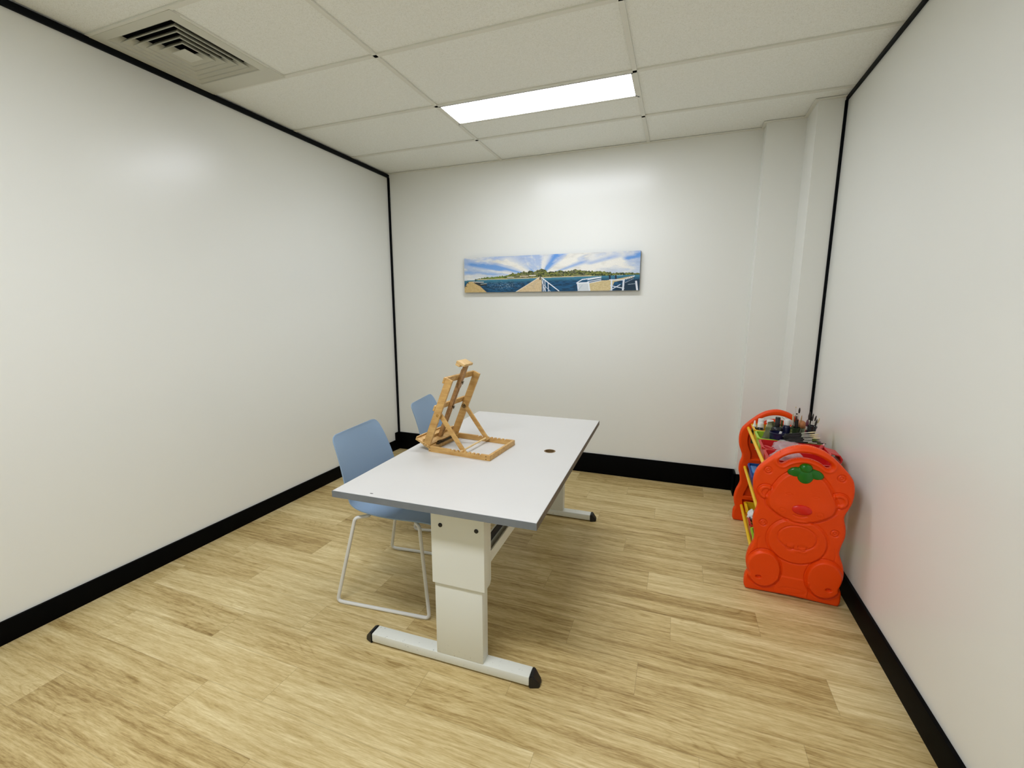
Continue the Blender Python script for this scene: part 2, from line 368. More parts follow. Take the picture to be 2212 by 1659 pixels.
# ------------------------------------------------------------------ panoramic canvas on the back wall
def painting():
    X0, X1, Z0, Z1, TH_ = .804, 2.344, 1.576, 1.882, .034
    nx, nz = 760, 150
    rng = np.random.RandomState(3)
    def vnoise(x, y, seed=0):
        r = np.random.RandomState(seed); g = r.rand(64, 64)
        xi = np.floor(x).astype(int); yi = np.floor(y).astype(int); fx = x-xi; fy = y-yi
        fx = fx*fx*(3-2*fx); fy = fy*fy*(3-2*fy); a = g[yi % 64, xi % 64]; b = g[yi % 64, (xi+1) % 64]; c = g[(yi+1) % 64, xi % 64]; d = g[(yi+1) % 64, (xi+1) % 64]
        return (a*(1-fx)+b*fx)*(1-fy)+(c*(1-fx)+d*fx)*fy
    def fbm(x, y, seed=0, o=4):
        s = 0; a = .5
        for k in range(o): s = s+a*vnoise(x*2**k, y*2**k, seed+k); a *= .5
        return s
    U, V = np.meshgrid(np.linspace(0, 1, nx+1), np.linspace(0, 1, nz+1))   # V downwards
    # reference frame of the picture: 1993 wide, 425 high
    px = U*1993; py = V*425
    L = lambda c: np.array(srgb(*c)[:3])
    C = np.zeros(U.shape+(3,))
    def sm(a, b, x): t = np.clip((x-a)/(b-a), 0, 1); return t*t*(3-2*t)
    def over(mask, col):
        nonlocal C
        mask = np.clip(mask, 0, 1)[..., None]; C = C*(1-mask)+col*mask
    # sky: streaks of cloud fanning out from above the island
    cx, cy = 930., 262.
    dx = px-cx; dy = cy-py; ang = np.arctan2(np.maximum(dy, -20)*2.1, dx); rad = np.hypot(dx, dy*2.1)
    st = fbm(ang*5.5+3, rad/420+1, 5)*.75+fbm(px/60, py/22, 11)*.28
    def wedge(a0, wd, r0, r1): return np.exp(-((ang-a0)/wd)**2)*sm(r0-60, r0+20, rad)*(1-sm(r1, r1+140, rad))
    bl = sm(.36, .58, st)*.55
    bl += 1.0*wedge(1.25, .10, 60, 600)+.75*wedge(.62, .07, 160, 560)+.6*wedge(2.62, .06, 250, 750)+.55*wedge(2.05, .10, 60, 180)+.6*wedge(.50, .06, 620, 900)+.35*wedge(2.95, .05, 300, 900)+.5*wedge(2.72, .05, 500, 900)+.7*wedge(.40, .05, 1000, 1200)
    bl -= .9*wedge(.93, .13, 40, 700)+.5*wedge(.3, .16, 300, 900)+.5*wedge(2.3, .2, 200, 600)
    bl = np.clip((bl+.15*(1-V))*.9, 0, 1)
    cloud = L((238, 236, 226))*(1-sm(.4, .8, fbm(px/90, py/40, 21))[..., None]*.16)
    cloud = cloud*(1-.0*V[..., None])
    blue = L((96, 150, 219))*(1-V[..., None])+L((150, 186, 222))*V[..., None]
    C[:] = cloud*(1-bl[..., None])+blue*bl[..., None]
    hz = (275-22*U)
    over(sm(215, 265, py)*.35, L((225, 232, 232)))
    # land
    prof = np.interp(px, [0, 120, 150, 250, 400, 560, 600, 640, 700, 740, 780, 810, 860, 900, 940, 990, 1020, 1040, 1100, 1160, 1200, 1280, 1330, 1400, 1500, 1600, 1680, 1720, 1800, 1993],
                        [0, 0, 8, 26, 34, 44, 68, 60, 74, 84, 72, 96, 70, 92, 104, 92, 60, 74, 66, 80, 62, 70, 82, 66, 56, 46, 40, 26, 30, 14])
    prof = prof+(fbm(px/16, py*0+2, 31)-.5)*22*(prof > 5)
    land = (py > hz-prof) & (py < hz+2) & (prof > 3)
    ln_ = fbm(px/14, py/7, 41); g = L((128, 134, 62))*(1-sm(.34, .58, ln_))[..., None]+L((38, 50, 28))*sm(.34, .58, ln_)[..., None]
    gr = sm(.45, .6, fbm(px/30, py/12, 47))*(px > 600)*(px < 1500); g = g*(1-.5*gr[..., None])+L((120, 118, 96))*.5*gr[..., None]
    yl = np.exp(-((px-380)/160)**2)*.6; g = g*(1-yl[..., None])+L((124, 150, 62))*yl[..., None]
    over(land*1., g)
    beach = (py > hz-7) & (py < hz+5) & (px > 170) & (px < 1500); over(beach*.9, L((206, 190, 150)))
    # far shore huts
    for (a_, b_, c_, d_, col) in [(540, 620, 258, 268, (230, 226, 215)), (690, 790, 250, 262, (205, 190, 160)), (800, 880, 246, 256, (222, 214, 196))]:
        over(((px > a_) & (px < b_) & (py > c_-14) & (py < d_-14))*1., L(col))
    # water
    wv = fbm(px/40, py/9, 51); wat = L((24, 84, 122))*(1-sm(.3, .65, wv))[..., None]+L((10, 54, 82))*sm(.3, .65, wv)[..., None]
    sh = sm(0, 60, py-hz); wat = wat*(.25+.75*sh[..., None])+L((70, 140, 160))*(.75-.75*sh[..., None])
    wh_ = np.exp(-((px-500)/170)**2-((py-345)/40)**2)*sm(.5, .62, fbm(px/10, py/5, 61))*.5
    over((py > hz+3)*1., wat); over(wh_, L((170, 205, 220)))
    def inpoly(P):
        P = np.array(P, float); ins = np.zeros(U.shape, bool); n = len(P)
        for i in range(n):
            x0, y0 = P[i]; x1, y1 = P[(i+1) % n]
            c = ((y0 > py) != (y1 > py)); xx = (x1-x0)*(py-y0)/((y1-y0) if y1 != y0 else 1e-9)+x0
            ins ^= c & (px < xx)
        return ins*1.
    def line(x0, y0, x1, y1, wd, col, al=1):
        d = np.array([x1-x0, y1-y0], float); l2 = d@d; tt = np.clip(((px-x0)*d[0]+(py-y0)*d[1])/l2, 0, 1)
        dist = np.hypot(px-x0-tt*d[0], py-y0-tt*d[1]); over((1-sm(wd*.5-.6, wd*.5+1.4, dist))*al, L(col))
    pl = lambda a, b: (L(a)*(1-fbm(px/9, py/5, 71))[..., None]+L(b)*fbm(px/9, py/5, 71)[..., None])
    # left jetty
    over(inpoly([(0, 430), (0, 372), (30, 318), (60, 292), (130, 290), (200, 350), (290, 430)]), pl((222, 198, 142), (176, 146, 88)))
    over(inpoly([(110, 300), (270, 318), (290, 336), (205, 352), (160, 330)]), L((46, 52, 54))); line(110, 298, 245, 300, 8, (214, 208, 190)); line(210, 326, 285, 318, 6, (186, 190, 182))
    line(142, 262, 142, 290, 6, (40, 44, 40)); line(36, 300, 52, 312, 8, (60, 66, 60)); line(0, 352, 28, 346, 9, (90, 84, 60))
    line(0, 288, 60, 282, 3, (90, 120, 120))
    # centre jetty
    over(inpoly([(925, 258), (952, 270), (948, 430), (640, 430)]), pl((226, 206, 166), (184, 156, 112)))
    line(925, 256, 640, 428, 5, (236, 228, 208)); line(915, 300, 842, 360, 4, (190, 176, 148)); line(836, 352, 872, 400, 4, (188, 170, 140)); line(870, 300, 846, 380, 4, (196, 180, 150))
    line(930, 262, 930, 284, 12, (40, 40, 44))
    line(945, 262, 1145, 420, 10, (232, 236, 240))
    for x_, y_ in ((962, 280), (985, 300), (1022, 330)): line(x_, y_, x_+6, 428, 7, (226, 230, 236))
    line(950, 300, 990, 430, 6, (214, 220, 226)); line(955, 330, 1050, 425, 5, (196, 206, 214)); line(948, 262, 952, 430, 4, (120, 120, 110))
    # right hand deck and white rails
    over(inpoly([(1470, 430), (1462, 340), (1600, 312), (1720, 306), (1925, 268), (1930, 290), (1740, 330), (1700, 430)]), pl((222, 206, 158), (182, 158, 108)))
    over(inpoly([(1345, 330), (1468, 325), (1480, 430), (1360, 430)]), L((206, 212, 214)))
    for dy_ in (0, 22, 40): line(1460, 300+dy_, 1600, 276+dy_*.9, 7, (226, 232, 238))
    line(1342, 332, 1400, 296, 9, (232, 236, 240)); line(1400, 296, 1600, 272, 9, (232, 236, 240)); line(1342, 336, 1468, 332, 10, (234, 238, 242))
    line(1350, 336, 1362, 428, 12, (226, 232, 238)); line(1468, 332, 1484, 428, 13, (226, 232, 238)); line(1350, 428, 1400, 360, 7, (180, 190, 198))
    over(inpoly([(1850, 330), (1990, 300), (1993, 430), (1740, 430), (1760, 400)]), L((20, 50, 70)))
    line(1690, 306, 1830, 310, 9, (230, 234, 240)); line(1830, 308, 1940, 270, 9, (230, 234, 240)); line(1710, 306, 1714, 428, 15, (222, 228, 236)); line(1835, 312, 1830, 428, 17, (222, 228, 236))
    line(1700, 370, 1840, 402, 8, (216, 222, 230)); line(1700, 420, 1800, 360, 7, (216, 222, 230)); line(1960, 330, 1975, 428, 18, (226, 230, 236)); line(1850, 340, 1930, 300, 5, (150, 165, 180)); line(1880, 360, 1960, 352, 4, (170, 184, 196))
    for x_ in (1690, 1752): line(x_, 264, x_+2, 290, 18, (24, 40, 60))
    for x_ in range(1850, 1940, 18): line(x_, 300-(x_-1850)*.3, x_, 330-(x_-1850)*.3, 5, (70, 84, 96))
    C = np.clip(C*(.93+.14*fbm(px/5, py/5, 91)[..., None]), 0, 1)
    v = np.stack([X0+(X1-X0)*U, np.full(U.shape, -TH_), Z1-(Z1-Z0)*V], -1).reshape(-1, 3)
    ii = np.arange((nx+1)*(nz+1)).reshape(nz+1, nx+1)
    f = np.stack([ii[:-1, :-1], ii[1:, :-1], ii[1:, 1:], ii[:-1, 1:]], -1).reshape(-1, 4)
    M = mat('painted_canvas', (1, 1, 1, 1), .5, spec=.35, bump=.1, bscale=1400)
    nt = M.node_tree; at = nt.nodes.new('ShaderNodeAttribute'); at.attribute_name = 'paint'
    nt.links.new(at.outputs['Color'], nt.nodes['Principled BSDF'].inputs['Base Color'])
    rt = empty('canvas_painting', (0, 0, 0)); rt.location = (0, 0, 0)
    tag(rt, 'long panoramic canvas of blue water, jetties and streaked clouds on the back wall', 'painting')
    me = bpy.data.meshes.new('picture'); me.vertices.add(len(v)); me.vertices.foreach_set('co', v.ravel())
    me.loops.add(len(f)*4); me.loops.foreach_set('vertex_index', f.ravel()); me.polygons.add(len(f))
    me.polygons.foreach_set('loop_start', np.arange(0, len(f)*4, 4)); me.polygons.foreach_set('loop_total', np.full(len(f), 4)); me.update(); me.validate()
    ca = me.color_attributes.new('paint', 'FLOAT_COLOR', 'POINT')
    ca.data.foreach_set('color', np.concatenate([C, np.ones(C.shape[:2]+(1,))], -1).ravel())
    link('picture', me, M, rt)
    MB().box(X0, X1, -TH_+.0008, -.002, Z0, Z1, .001).build('stretcher', mat('canvas_edge', srgb(72, 92, 118), .6), rt)
painting()
# ------------------------------------------------------------------ table
M_top = mat('table_laminate', srgb(211, 209, 203), rough=.4, spec=.4, var=.03, vscale=3)
M_frame = mat('table_powder_coat', srgb(229, 231, 221), rough=.42, spec=.4)
nt = NT(M_frame); b = nt.N['Principled BSDF']; tc = nt.n('ShaderNodeTexCoord').outputs['Object']
chip = nt.mr(nt.noise(tc, 70, 5, .8), .645, .665, 0, 1); spo = nt.n('ShaderNodeSeparateXYZ'); nt.put(tc, spo.inputs[0])
low = nt.mr(spo.outputs[2], .05, .12, 1, 0)     # the paint is chipped on the feet
nt.put(nt.mix(nt.m('MULTIPLY', chip, low), srgb(229, 231, 221), srgb(52, 46, 40)), b.inputs['Base Color'])
M_edge = mat('grey_edge_band', srgb(122, 128, 132), rough=.5, var=.15, vscale=14)
M_rub = mat('black_plastic_cap', (.004, .0045, .005, 1), rough=.45)
TA = R(1.4); TZ = .72
tb = empty('work_table', (1.812, -1.716, 0), TA)
tag(tb, 'white rectangular height adjustable table with grey edges on two column legs', 'table')
hx, hy = .4195, .7345
# tabletop with a round cable hole
HX, HY, HR = .2723, .0285, .026
mb = MB(); N = 32
circ = [(HX+HR*math.cos(2*math.pi*k/N), HY+HR*math.sin(2*math.pi*k/N)) for k in range(N)]
def sqp(a):
    c, s = math.cos(a), math.sin(a); q = max(abs(c), abs(s)); return (HX+.04*c/q, HY+.04*s/q)
sq = [sqp(2*math.pi*k/N) for k in range(N)]
g0, g1 = TZ-.026, TZ
for z in (g0, g1):
    v = [(x, y, z) for x, y in circ]+[(x, y, z) for x, y in sq]
    mb._add(v, [(k, (k+1) % N, N+(k+1) % N, N+k) for k in range(N)])
    for (a0, a1, b0, b1) in ((-hx, HX-.04, -hy, hy), (HX+.04, hx, -hy, hy), (HX-.04, HX+.04, -hy, HY-.04), (HX-.04, HX+.04, HY+.04, hy)):
        mb._add([(a0, b0, z), (a1, b0, z), (a1, b1, z), (a0, b1, z)], [(0, 1, 2, 3)])
v = [(x, y, g0) for x, y in circ]+[(x, y, g1) for x, y in circ]; mb._add(v, [(k, (k+1) % N, N+(k+1) % N, N+k) for k in range(N)])
tt = mb.build('tabletop', M_top, tb, smooth=0)
e = .0018
for y_ in (-hy-e, hy): tag(MB().box(-hx-e, hx+e, y_, y_+e, g0, g1-.0006).build('edge_band', M_edge, tt), 'bluish grey edging on a short end')
mat('brown_edge_band', srgb(122, 112, 98), rough=.6, var=.35, vscale=9)
for x_ in (-hx-e, hx): tag(MB().box(x_, x_+e, -hy, hy, g0, g1-.0006).build('edge_band', MATS['brown_edge_band'], tt), 'worn brownish edging on a long side')
mb = MB(); mb.lathe([(HR, g0-.004), (HR-.003, g0-.004), (HR-.003, g1+.0008), (HR+.003, g1+.0008), (HR+.003, g1)], 32, Matrix.Translation((HX, HY, 0)), cap=False)
mb.box(HX-.026, HX+.026, HY-.026, HY+.026, g0-.006, g0-.002)
tag(mb.build('cable_hole', mat('hole_brown', srgb(120, 96, 60), .7), tt), 'brown lined round cable hole')
MB().lathe([(.004, TZ), (.004, TZ+.0005)], 8, Matrix.Translation((-.255, -.708, 0)) @ Matrix.Diagonal((2.0, .7, 1, 1))).build('stain', mat('scuff', srgb(90, 90, 84), .8), tt)

def column(yc, out):
    """one lifting column with its foot; out = -1 faces the camera end, +1 the far end"""
    f0, f1 = yc-.029, yc+.029
    lg = MB(); lg.box(-.018, .186, f0+.001, f1-.003, .046, .40, .003)
    leg = lg.build('leg', M_frame, tb)
    lo, hi = f0-.007, f1+.005
    pr = [(lo, .366), (hi-.012, .366), (hi, .382), (hi, TZ-.028), (lo, TZ-.028)]
    mb = MB(); mb.prism(pr, 'x', -.024, .199, .0025); mb.build('sleeve', M_frame, leg)
    face = lo if out < 0 else hi
    for x_, z_ in ((.018, .613), (.168, .613)):
        mb = MB(); mb.lathe([(.0085, 0), (.0085, .002), (.006, .0035), (0.0001, .0035)], 16, Matrix.Translation((x_, face, z_)) @ Matrix.Rotation(R(90)*(1 if out < 0 else -1), 4, 'X'))
        mb.build('bolt_cap', M_rub, leg)
    ft = MB(); ft.box(-.335, .375, f0, f1, .008, .047, .005)
    foot = ft.build('foot', M_frame, tb)
    for s_, x0 in ((-1, -.335), (1, .375)):
        # wedge shaped plastic end cap, peaked in the middle
        x1 = x0+s_*.038
        v = [(x0, f0-.002, 0), (x0, f1+.002, 0), (x0, f1+.002, .047), (x0, f0-.002, .047), (x0, yc, .052),
             (x1, f0+.012, 0), (x1, f1-.012, 0), (x1, f1-.014, .018), (x1, f0+.014, .018), (x0+s_*.012, f0+.006, .05), (x0+s_*.012, f1-.006, .05)]
        mb = MB(); vs = [mb.bm.verts.new(q) for q in v]; bmesh.ops.convex_hull(mb.bm, input=vs)
        es = [e_ for e_ in mb.bm.edges if e_.is_manifold and e_.calc_face_angle(0) > .4]
        bmesh.ops.bevel(mb.bm, geom=es, offset=.003, segments=2, affect='EDGES')
        mb.build('end_cap', M_rub, foot)
column(-.628, -1)
column(.806-.005, 1)
mb = MB()  # long rail between the columns, a channel open at the top
mb.prism([(.158, .452), (.196, .452), (.196, .497), (.192, .497), (.192, .456), (.162, .456), (.162, .532), (.158, .532)], 'y', -.59, .765)
mb.box(.186, .190, -.59, .765, .455, .49)
mb.build('rail', M_frame, tb)
MB().box(.1625, .168, -.58, .76, .497, .528).build('rail', mat('rail_groove_shade', (.02, .022, .022, 1), .6), tb)  # near-black strip above the rail, painted as the shade in its groove
MB().lathe([(.006, 0), (.011, .004), (.011, .014), (.004, .018)], 12, Matrix.Translation((.19, .02, .434))).build('knob', M_rub, tb)
for y_ in (-.56, .71): MB().box(-.30, .30, y_-.02, y_+.02, TZ-.05, TZ-.027, .002).build('support_bracket', M_frame, tb)

# ------------------------------------------------------------------ chairs
M_shell = mat('blue_shell_plastic', srgb(136, 160, 184), rough=.5, spec=.4, bump=.08, bscale=900)
M_white = mat('white_powder_coat', srgb(226, 226, 220), rough=.32, spec=.5)
M_pad = mat('clear_glide', srgb(200, 198, 190), rough=.3, alpha=1)
def make_chair():
    rt = empty('sled_chair', (0, 0, 0))
    prof = [(-.2885, .8285, .150, .0), (-.2880, .826, .166, .002), (-.287, .818, .183, .004), (-.284, .804, .194, .007), (-.279, .785, .200, .011), (-.267, .74, .208, .018), (-.252, .68, .216, .024), (-.238, .62, .223, .028), (-.228, .57, .228, .030),
            (-.218, .53, .230, .033), (-.207, .495, .230, .036), (-.180, .468, .230, .038), (-.145, .455, .229, .036), (-.09, .449, .229, .03), (-.02, .447, .229, .024), (.06, .450, .228, .018),
            (.13, .456, .226, .012), (.19, .459, .221, .006), (.225, .455, .213, .002), (.246, .444, .203, 0), (.256, .43, .192, 0)]
    prof = [(a+.02, b, c, d) for a, b, c, d in prof]
    P = [Vector((a, 0, b)) for a, b, c, d in prof]
    # resample smoothly
    def cr(i, t, k):
        a = [prof[max(0, min(len(prof)-1, i+j))][k] for j in (-1, 0, 1, 2)]
        return .5*((2*a[1])+(-a[0]+a[2])*t+(2*a[0]-5*a[1]+4*a[2]-a[3])*t*t+(-a[0]+3*a[1]-3*a[2]+a[3])*t**3)
    rows = []
    for i in range(len(prof)-1):
        for s_ in range(4): rows.append([cr(i, s_/4, k) for k in range(4)])
    rows.append(list(prof[-1]))
    nv = 28; th = .0055; verts = []; faces = []
    def nrm(i):
        a = rows[max(0, i-1)]; b = rows[min(len(rows)-1, i+1)]
        d = Vector((b[0]-a[0], 0, b[1]-a[1])).normalized(); return Vector((d.z*-1, 0, d.x))*1.0   # towards the sitter
    for side in (0, 1):
        for i, (u, z, hw_, lift) in enumerate(rows):
            n = nrm(i)
            if n.z < 0 and n.x < 0: n = -n
            top = i/len(rows)
            for k in range(nv+1):
                v = -1+2*k/nv; y = hw_*math.sin(v*math.pi/2*.98)/math.sin(math.pi/2*.98)
                e_ = abs(y/hw_)
                q = Vector((u, y, z))+n*(lift*e_**3.2)
                if top > .5: q += n*(-.006*math.cos(y/hw_*math.pi/2)*(1-abs(top-.72)/.28 if abs(top-.72) < .28 else 0))
                if i < 6:   # straight top edge with rounded corners
                    q += (P[0]-P[3]).normalized()*0
                if side: q -= n*th
                verts.append(q)
    W = nv+1; Rn = len(rows); off = Rn*W
    for i in range(Rn-1):
        for k in range(nv):
            a = i*W+k; faces.append((a, a+1, a+W+1, a+W)); faces.append((off+a, off+a+W, off+a+W+1, off+a+1))
    for i in range(Rn-1):
        for k in (0, nv):
            a = i*W+k; faces.append((a, a+W, off+a+W, off+a) if k == 0 else (a, off+a, off+a+W, a+W))
    for k in range(nv):
        a = k; faces.append((a, off+a, off+a+1, a+1)); a = (Rn-1)*W+k; faces.append((a, a+1, off+a+1, off+a))
    sh = pydata('seat_shell', verts, faces, M_shell, rt)
    # sled frame: each side loop is one bent tube running over the floor, tied under the seat
    r = .0086
    for s_ in (-1, 1):
        y = s_
        path = [(-.105, y*.05, .434), (-.105, y*.175, .434), (-.152, y*.212, .436), (-.247, y*.258, .0086), (.247, y*.258, .0086), (.188, y*.212, .437), (.16, y*.19, .440), (.12, y*.05, .438)]
        MB().tube(bend(path, .022, 7), r, 12).build('side_frame', M_white, rt)
    fr = MB(); fr.box(-.12, .13, -.105, .105, .424, .436, .004)
    fr.build('seat_mount', mat('black_mount', (.006, .007, .008, 1), .5) if 'black_mount' not in MATS else MATS['black_mount'], rt)
    for s_ in (-1, 1):
        for x_ in (-.20, .19):
            MB().box(x_-.02, x_+.02, s_*.258-.006, s_*.258+.006, 0, .006, .001).build('glide', M_pad, rt)
    return rt
ch = make_chair(); ch.location = (1.381, -1.932, 0); ch.rotation_euler = (0, 0, R(5.3))
tag(ch, 'light blue shell chair on a white sled frame, nearest to the camera', 'chair', 'blue chairs along the left side of the table')
c2 = copy_tree(ch); c2.location = (1.308, -1.156, 0); c2.rotation_euler = (0, 0, R(10.5))
tag(c2, 'light blue shell chair on a white sled frame, half hidden behind the wooden easel', 'chair', 'blue chairs along the left side of the table')

# ------------------------------------------------------------------ wooden table easel
def wood(name, base, dark, sx=1.0):
    m = mat(name, base, rough=.42, spec=.4); t = NT(m); b = t.N['Principled BSDF']
    tc = t.n('ShaderNodeTexCoord').outputs['Object']; mp = t.n('ShaderNodeMapping'); mp.inputs['Scale'].default_value = (12, 60, 60); t.put(tc, mp.inputs[0])
    n = t.noise(mp.outputs[0], 1, 4, .6, .4); t.put(t.mix(t.mr(n, .35, .7, 0, 1), base, dark), b.inputs['Base Color']); return m
M_wood = wood('beech_wood', srgb(211, 170, 104), srgb(184, 138, 74))
M_brass = mat('brass', srgb(190, 150, 80), rough=.25, metal=1)
M_darkm = mat('dark_brass', srgb(70, 58, 36), rough=.4, metal=.8)
ea = empty('table_easel', (1.512, -1.9, TZ), R(-4.6))
tag(ea, 'small beech wood table easel leaning back on notched base frame', 'easel')
LX, LY, BH, BT = .336, .284, .027, .013
# notched side bars
for yb in (0, LY-BT):
    top = [(0, BH)]
    for k in range(8):
        x = .128+k*.0225; top += [(x, BH), (x+.003, BH-.007), (x+.009, BH-.007), (x+.0125, BH)]
    top += [(LX, BH)]
    poly = [(x, z) for x, z in top]+[(LX, 0), (0, 0)]
    MB().prism(poly, 'y', yb, yb+BT).build('base_side_bar', M_wood, ea, smooth=0)
MB().box(LX, LX+BT, -.0, LY, 0, BH, .001).build('base_end_bar', M_wood, ea)
MB().box(-BT+.013, .013, BT, LY-BT, 0, BH, .001).build('base_end_bar', M_wood, ea)
for x_ in (.008, LX-.008):
    for z_ in (.007, .020):
        MB().lathe([(.0024, 0), (.0024, .0006)], 10, Matrix.Translation((x_, 0, z_)) @ Matrix.Rotation(R(90), 4, 'X')).build('nail', M_darkm, ea)
# mast: everything in the tilted frame, u across the mast plane, w up along it
A = math.atan2(.341, .144); D = Vector((math.cos(A), 0, math.sin(A))); Pn = Vector((math.sin(A), 0, -math.cos(A)))  # along mast, away from sitter
T = Matrix(((D.x, 0, Pn.x, -.012), (0, 1, 0, 0), (D.z, 0, Pn.z, .034), (0, 0, 0, 1)))   # local x=along, y=across, z=away
LEN = .372
def tb_box(name, x0, x1, y0, y1, z0, z1, m=M_wood, parent=ea, bev=.0012):
    return MB().box(x0, x1, y0, y1, z0, z1, bev, T).build(name, m, parent)
for y0 in (-.002, LY-.018):
    tb_box('leg', -.012, LEN, y0, y0+.012, -.019, .019)
tb_box('crossbar', LEN-.033, LEN-.002, -.004, LY-.004, -.029, -.019)
tb_box('crossbar', .185, .214, -.004, LY-.004, -.029, -.019)
# centre slide: two strips with a groove between, and the peg block on top
ym = LY/2-.004
mb = MB(); mb.box(-.005, .40, ym-.014, ym-.003, -.019, -.003, .001, T); mb.box(-.005, .40, ym+.003, ym+.014, -.019, -.003, .001, T); mb.box(-.005, .40, ym-.014, ym+.014, -.020, -.017, 0, T)
mb.box(.30, .43, ym-.014, ym+.014, -.017, -.001, .001, T)
sl = mb.build('centre_slide', wood('slide_wood', srgb(184, 142, 90), srgb(150, 106, 58)), ea)
mb = MB(); mb.box(.428, .441, ym-.044, ym+.042, -.045, .004, .002, T); mb.box(.415, .428, ym-.044, ym-.004, -.045, -.020, .002, T)
mb.build('canvas_clamp', wood('clamp_wood', srgb(226, 190, 130), srgb(206, 166, 104)), ea)
def wing(x, y, z, nm='wing_nut'):
    mb = MB(); mb.lathe([(.003, 0), (.003, .012)], 10, T @ Matrix.Translation((x, y, z)))
    mb.tube([T @ Vector((x-.009, y, z+.012)), T @ Vector((x-.004, y, z+.006)), T @ Vector((x+.004, y, z+.006)), T @ Vector((x+.009, y, z+.012))], .0018, 8)
    mb.build(nm, M_darkm, ea)
wing(.335, ym, -.002); wing(.19, ym+.0, -.003)
# ledge at the foot of the mast
mb = MB(); mb.box(-.006, .005, -.006, LY-.002, -.066, .014, .001, T); mb.box(.005, .014, -.006, LY-.002, -.066, -.060, .001, T); mb.box(.005, .022, -.002, LY-.008, -.030, -.022, .001, T)
mb.build('ledge', wood('ledge_wood', srgb(218, 180, 118), srgb(190, 146, 84)), ea)
for z_ in (-.012, .002): MB().lathe([(.0024, 0), (.0024, .0006)], 10, T @ Matrix.Translation((.001, -.006, z_)) @ Matrix.Rotation(R(90), 4, 'X')).build('nail', M_darkm, ea)
mb = MB(); mb.box(.014, .028, .05, LY-.06, BH, BH+.002); mb.tube([(.014, .05, BH+.003), (.014, LY-.06, BH+.003)], .003, 8); mb.box(.0, .014, .075, .1, BH, BH+.008, .001)
mb.build('hinge', M_darkm, ea)
# struts and dowel
def strut(y0):
    a = Vector((.060, 0, .196)); b2 = Vector((.196, 0, .020)); d = (b2-a).normalized(); nn = Vector((-d.z, 0, d.x))
    M = Matrix(((d.x, 0, nn.x, a.x), (0, 1, 0, 0), (d.z, 0, nn.z, a.z), (0, 0, 0, 1)))
    MB().box(-.012, (b2-a).length+.006, y0, y0+.010, -.011, .011, .001, M).build('strut', M_wood, ea)
strut(.014); strut(LY-.030)
MB().tube([(.190, .002, .026), (.190, LY-.003, .026)], .0045, 12).build('dowel', wood('dowel_wood', srgb(232, 205, 150), srgb(214, 180, 120)), ea)
for y_, s_ in ((-.002, 1), (LY-.006, -1)):
    MB().lathe([(.0065, 0), (.0065, .002), (.004, .005), (.0003, .006)], 14, Matrix.Translation((.060, y_, .192)) @ Matrix.Rotation(R(90)*s_, 4, 'X')).build('pivot_screw', M_brass, ea)
mb = MB(); ring_ = [(.060+.010*math.cos(k/10*2*math.pi), LY-.036, .192+.010*math.sin(k/10*2*math.pi)) for k in range(10)]
mb.tube(ring_, .0018, 8, closed=True); mb.tube([(.060, LY-.032, .192), (.060, LY-.04, .192)], .003, 8); mb.build('wing_nut', M_darkm, ea)
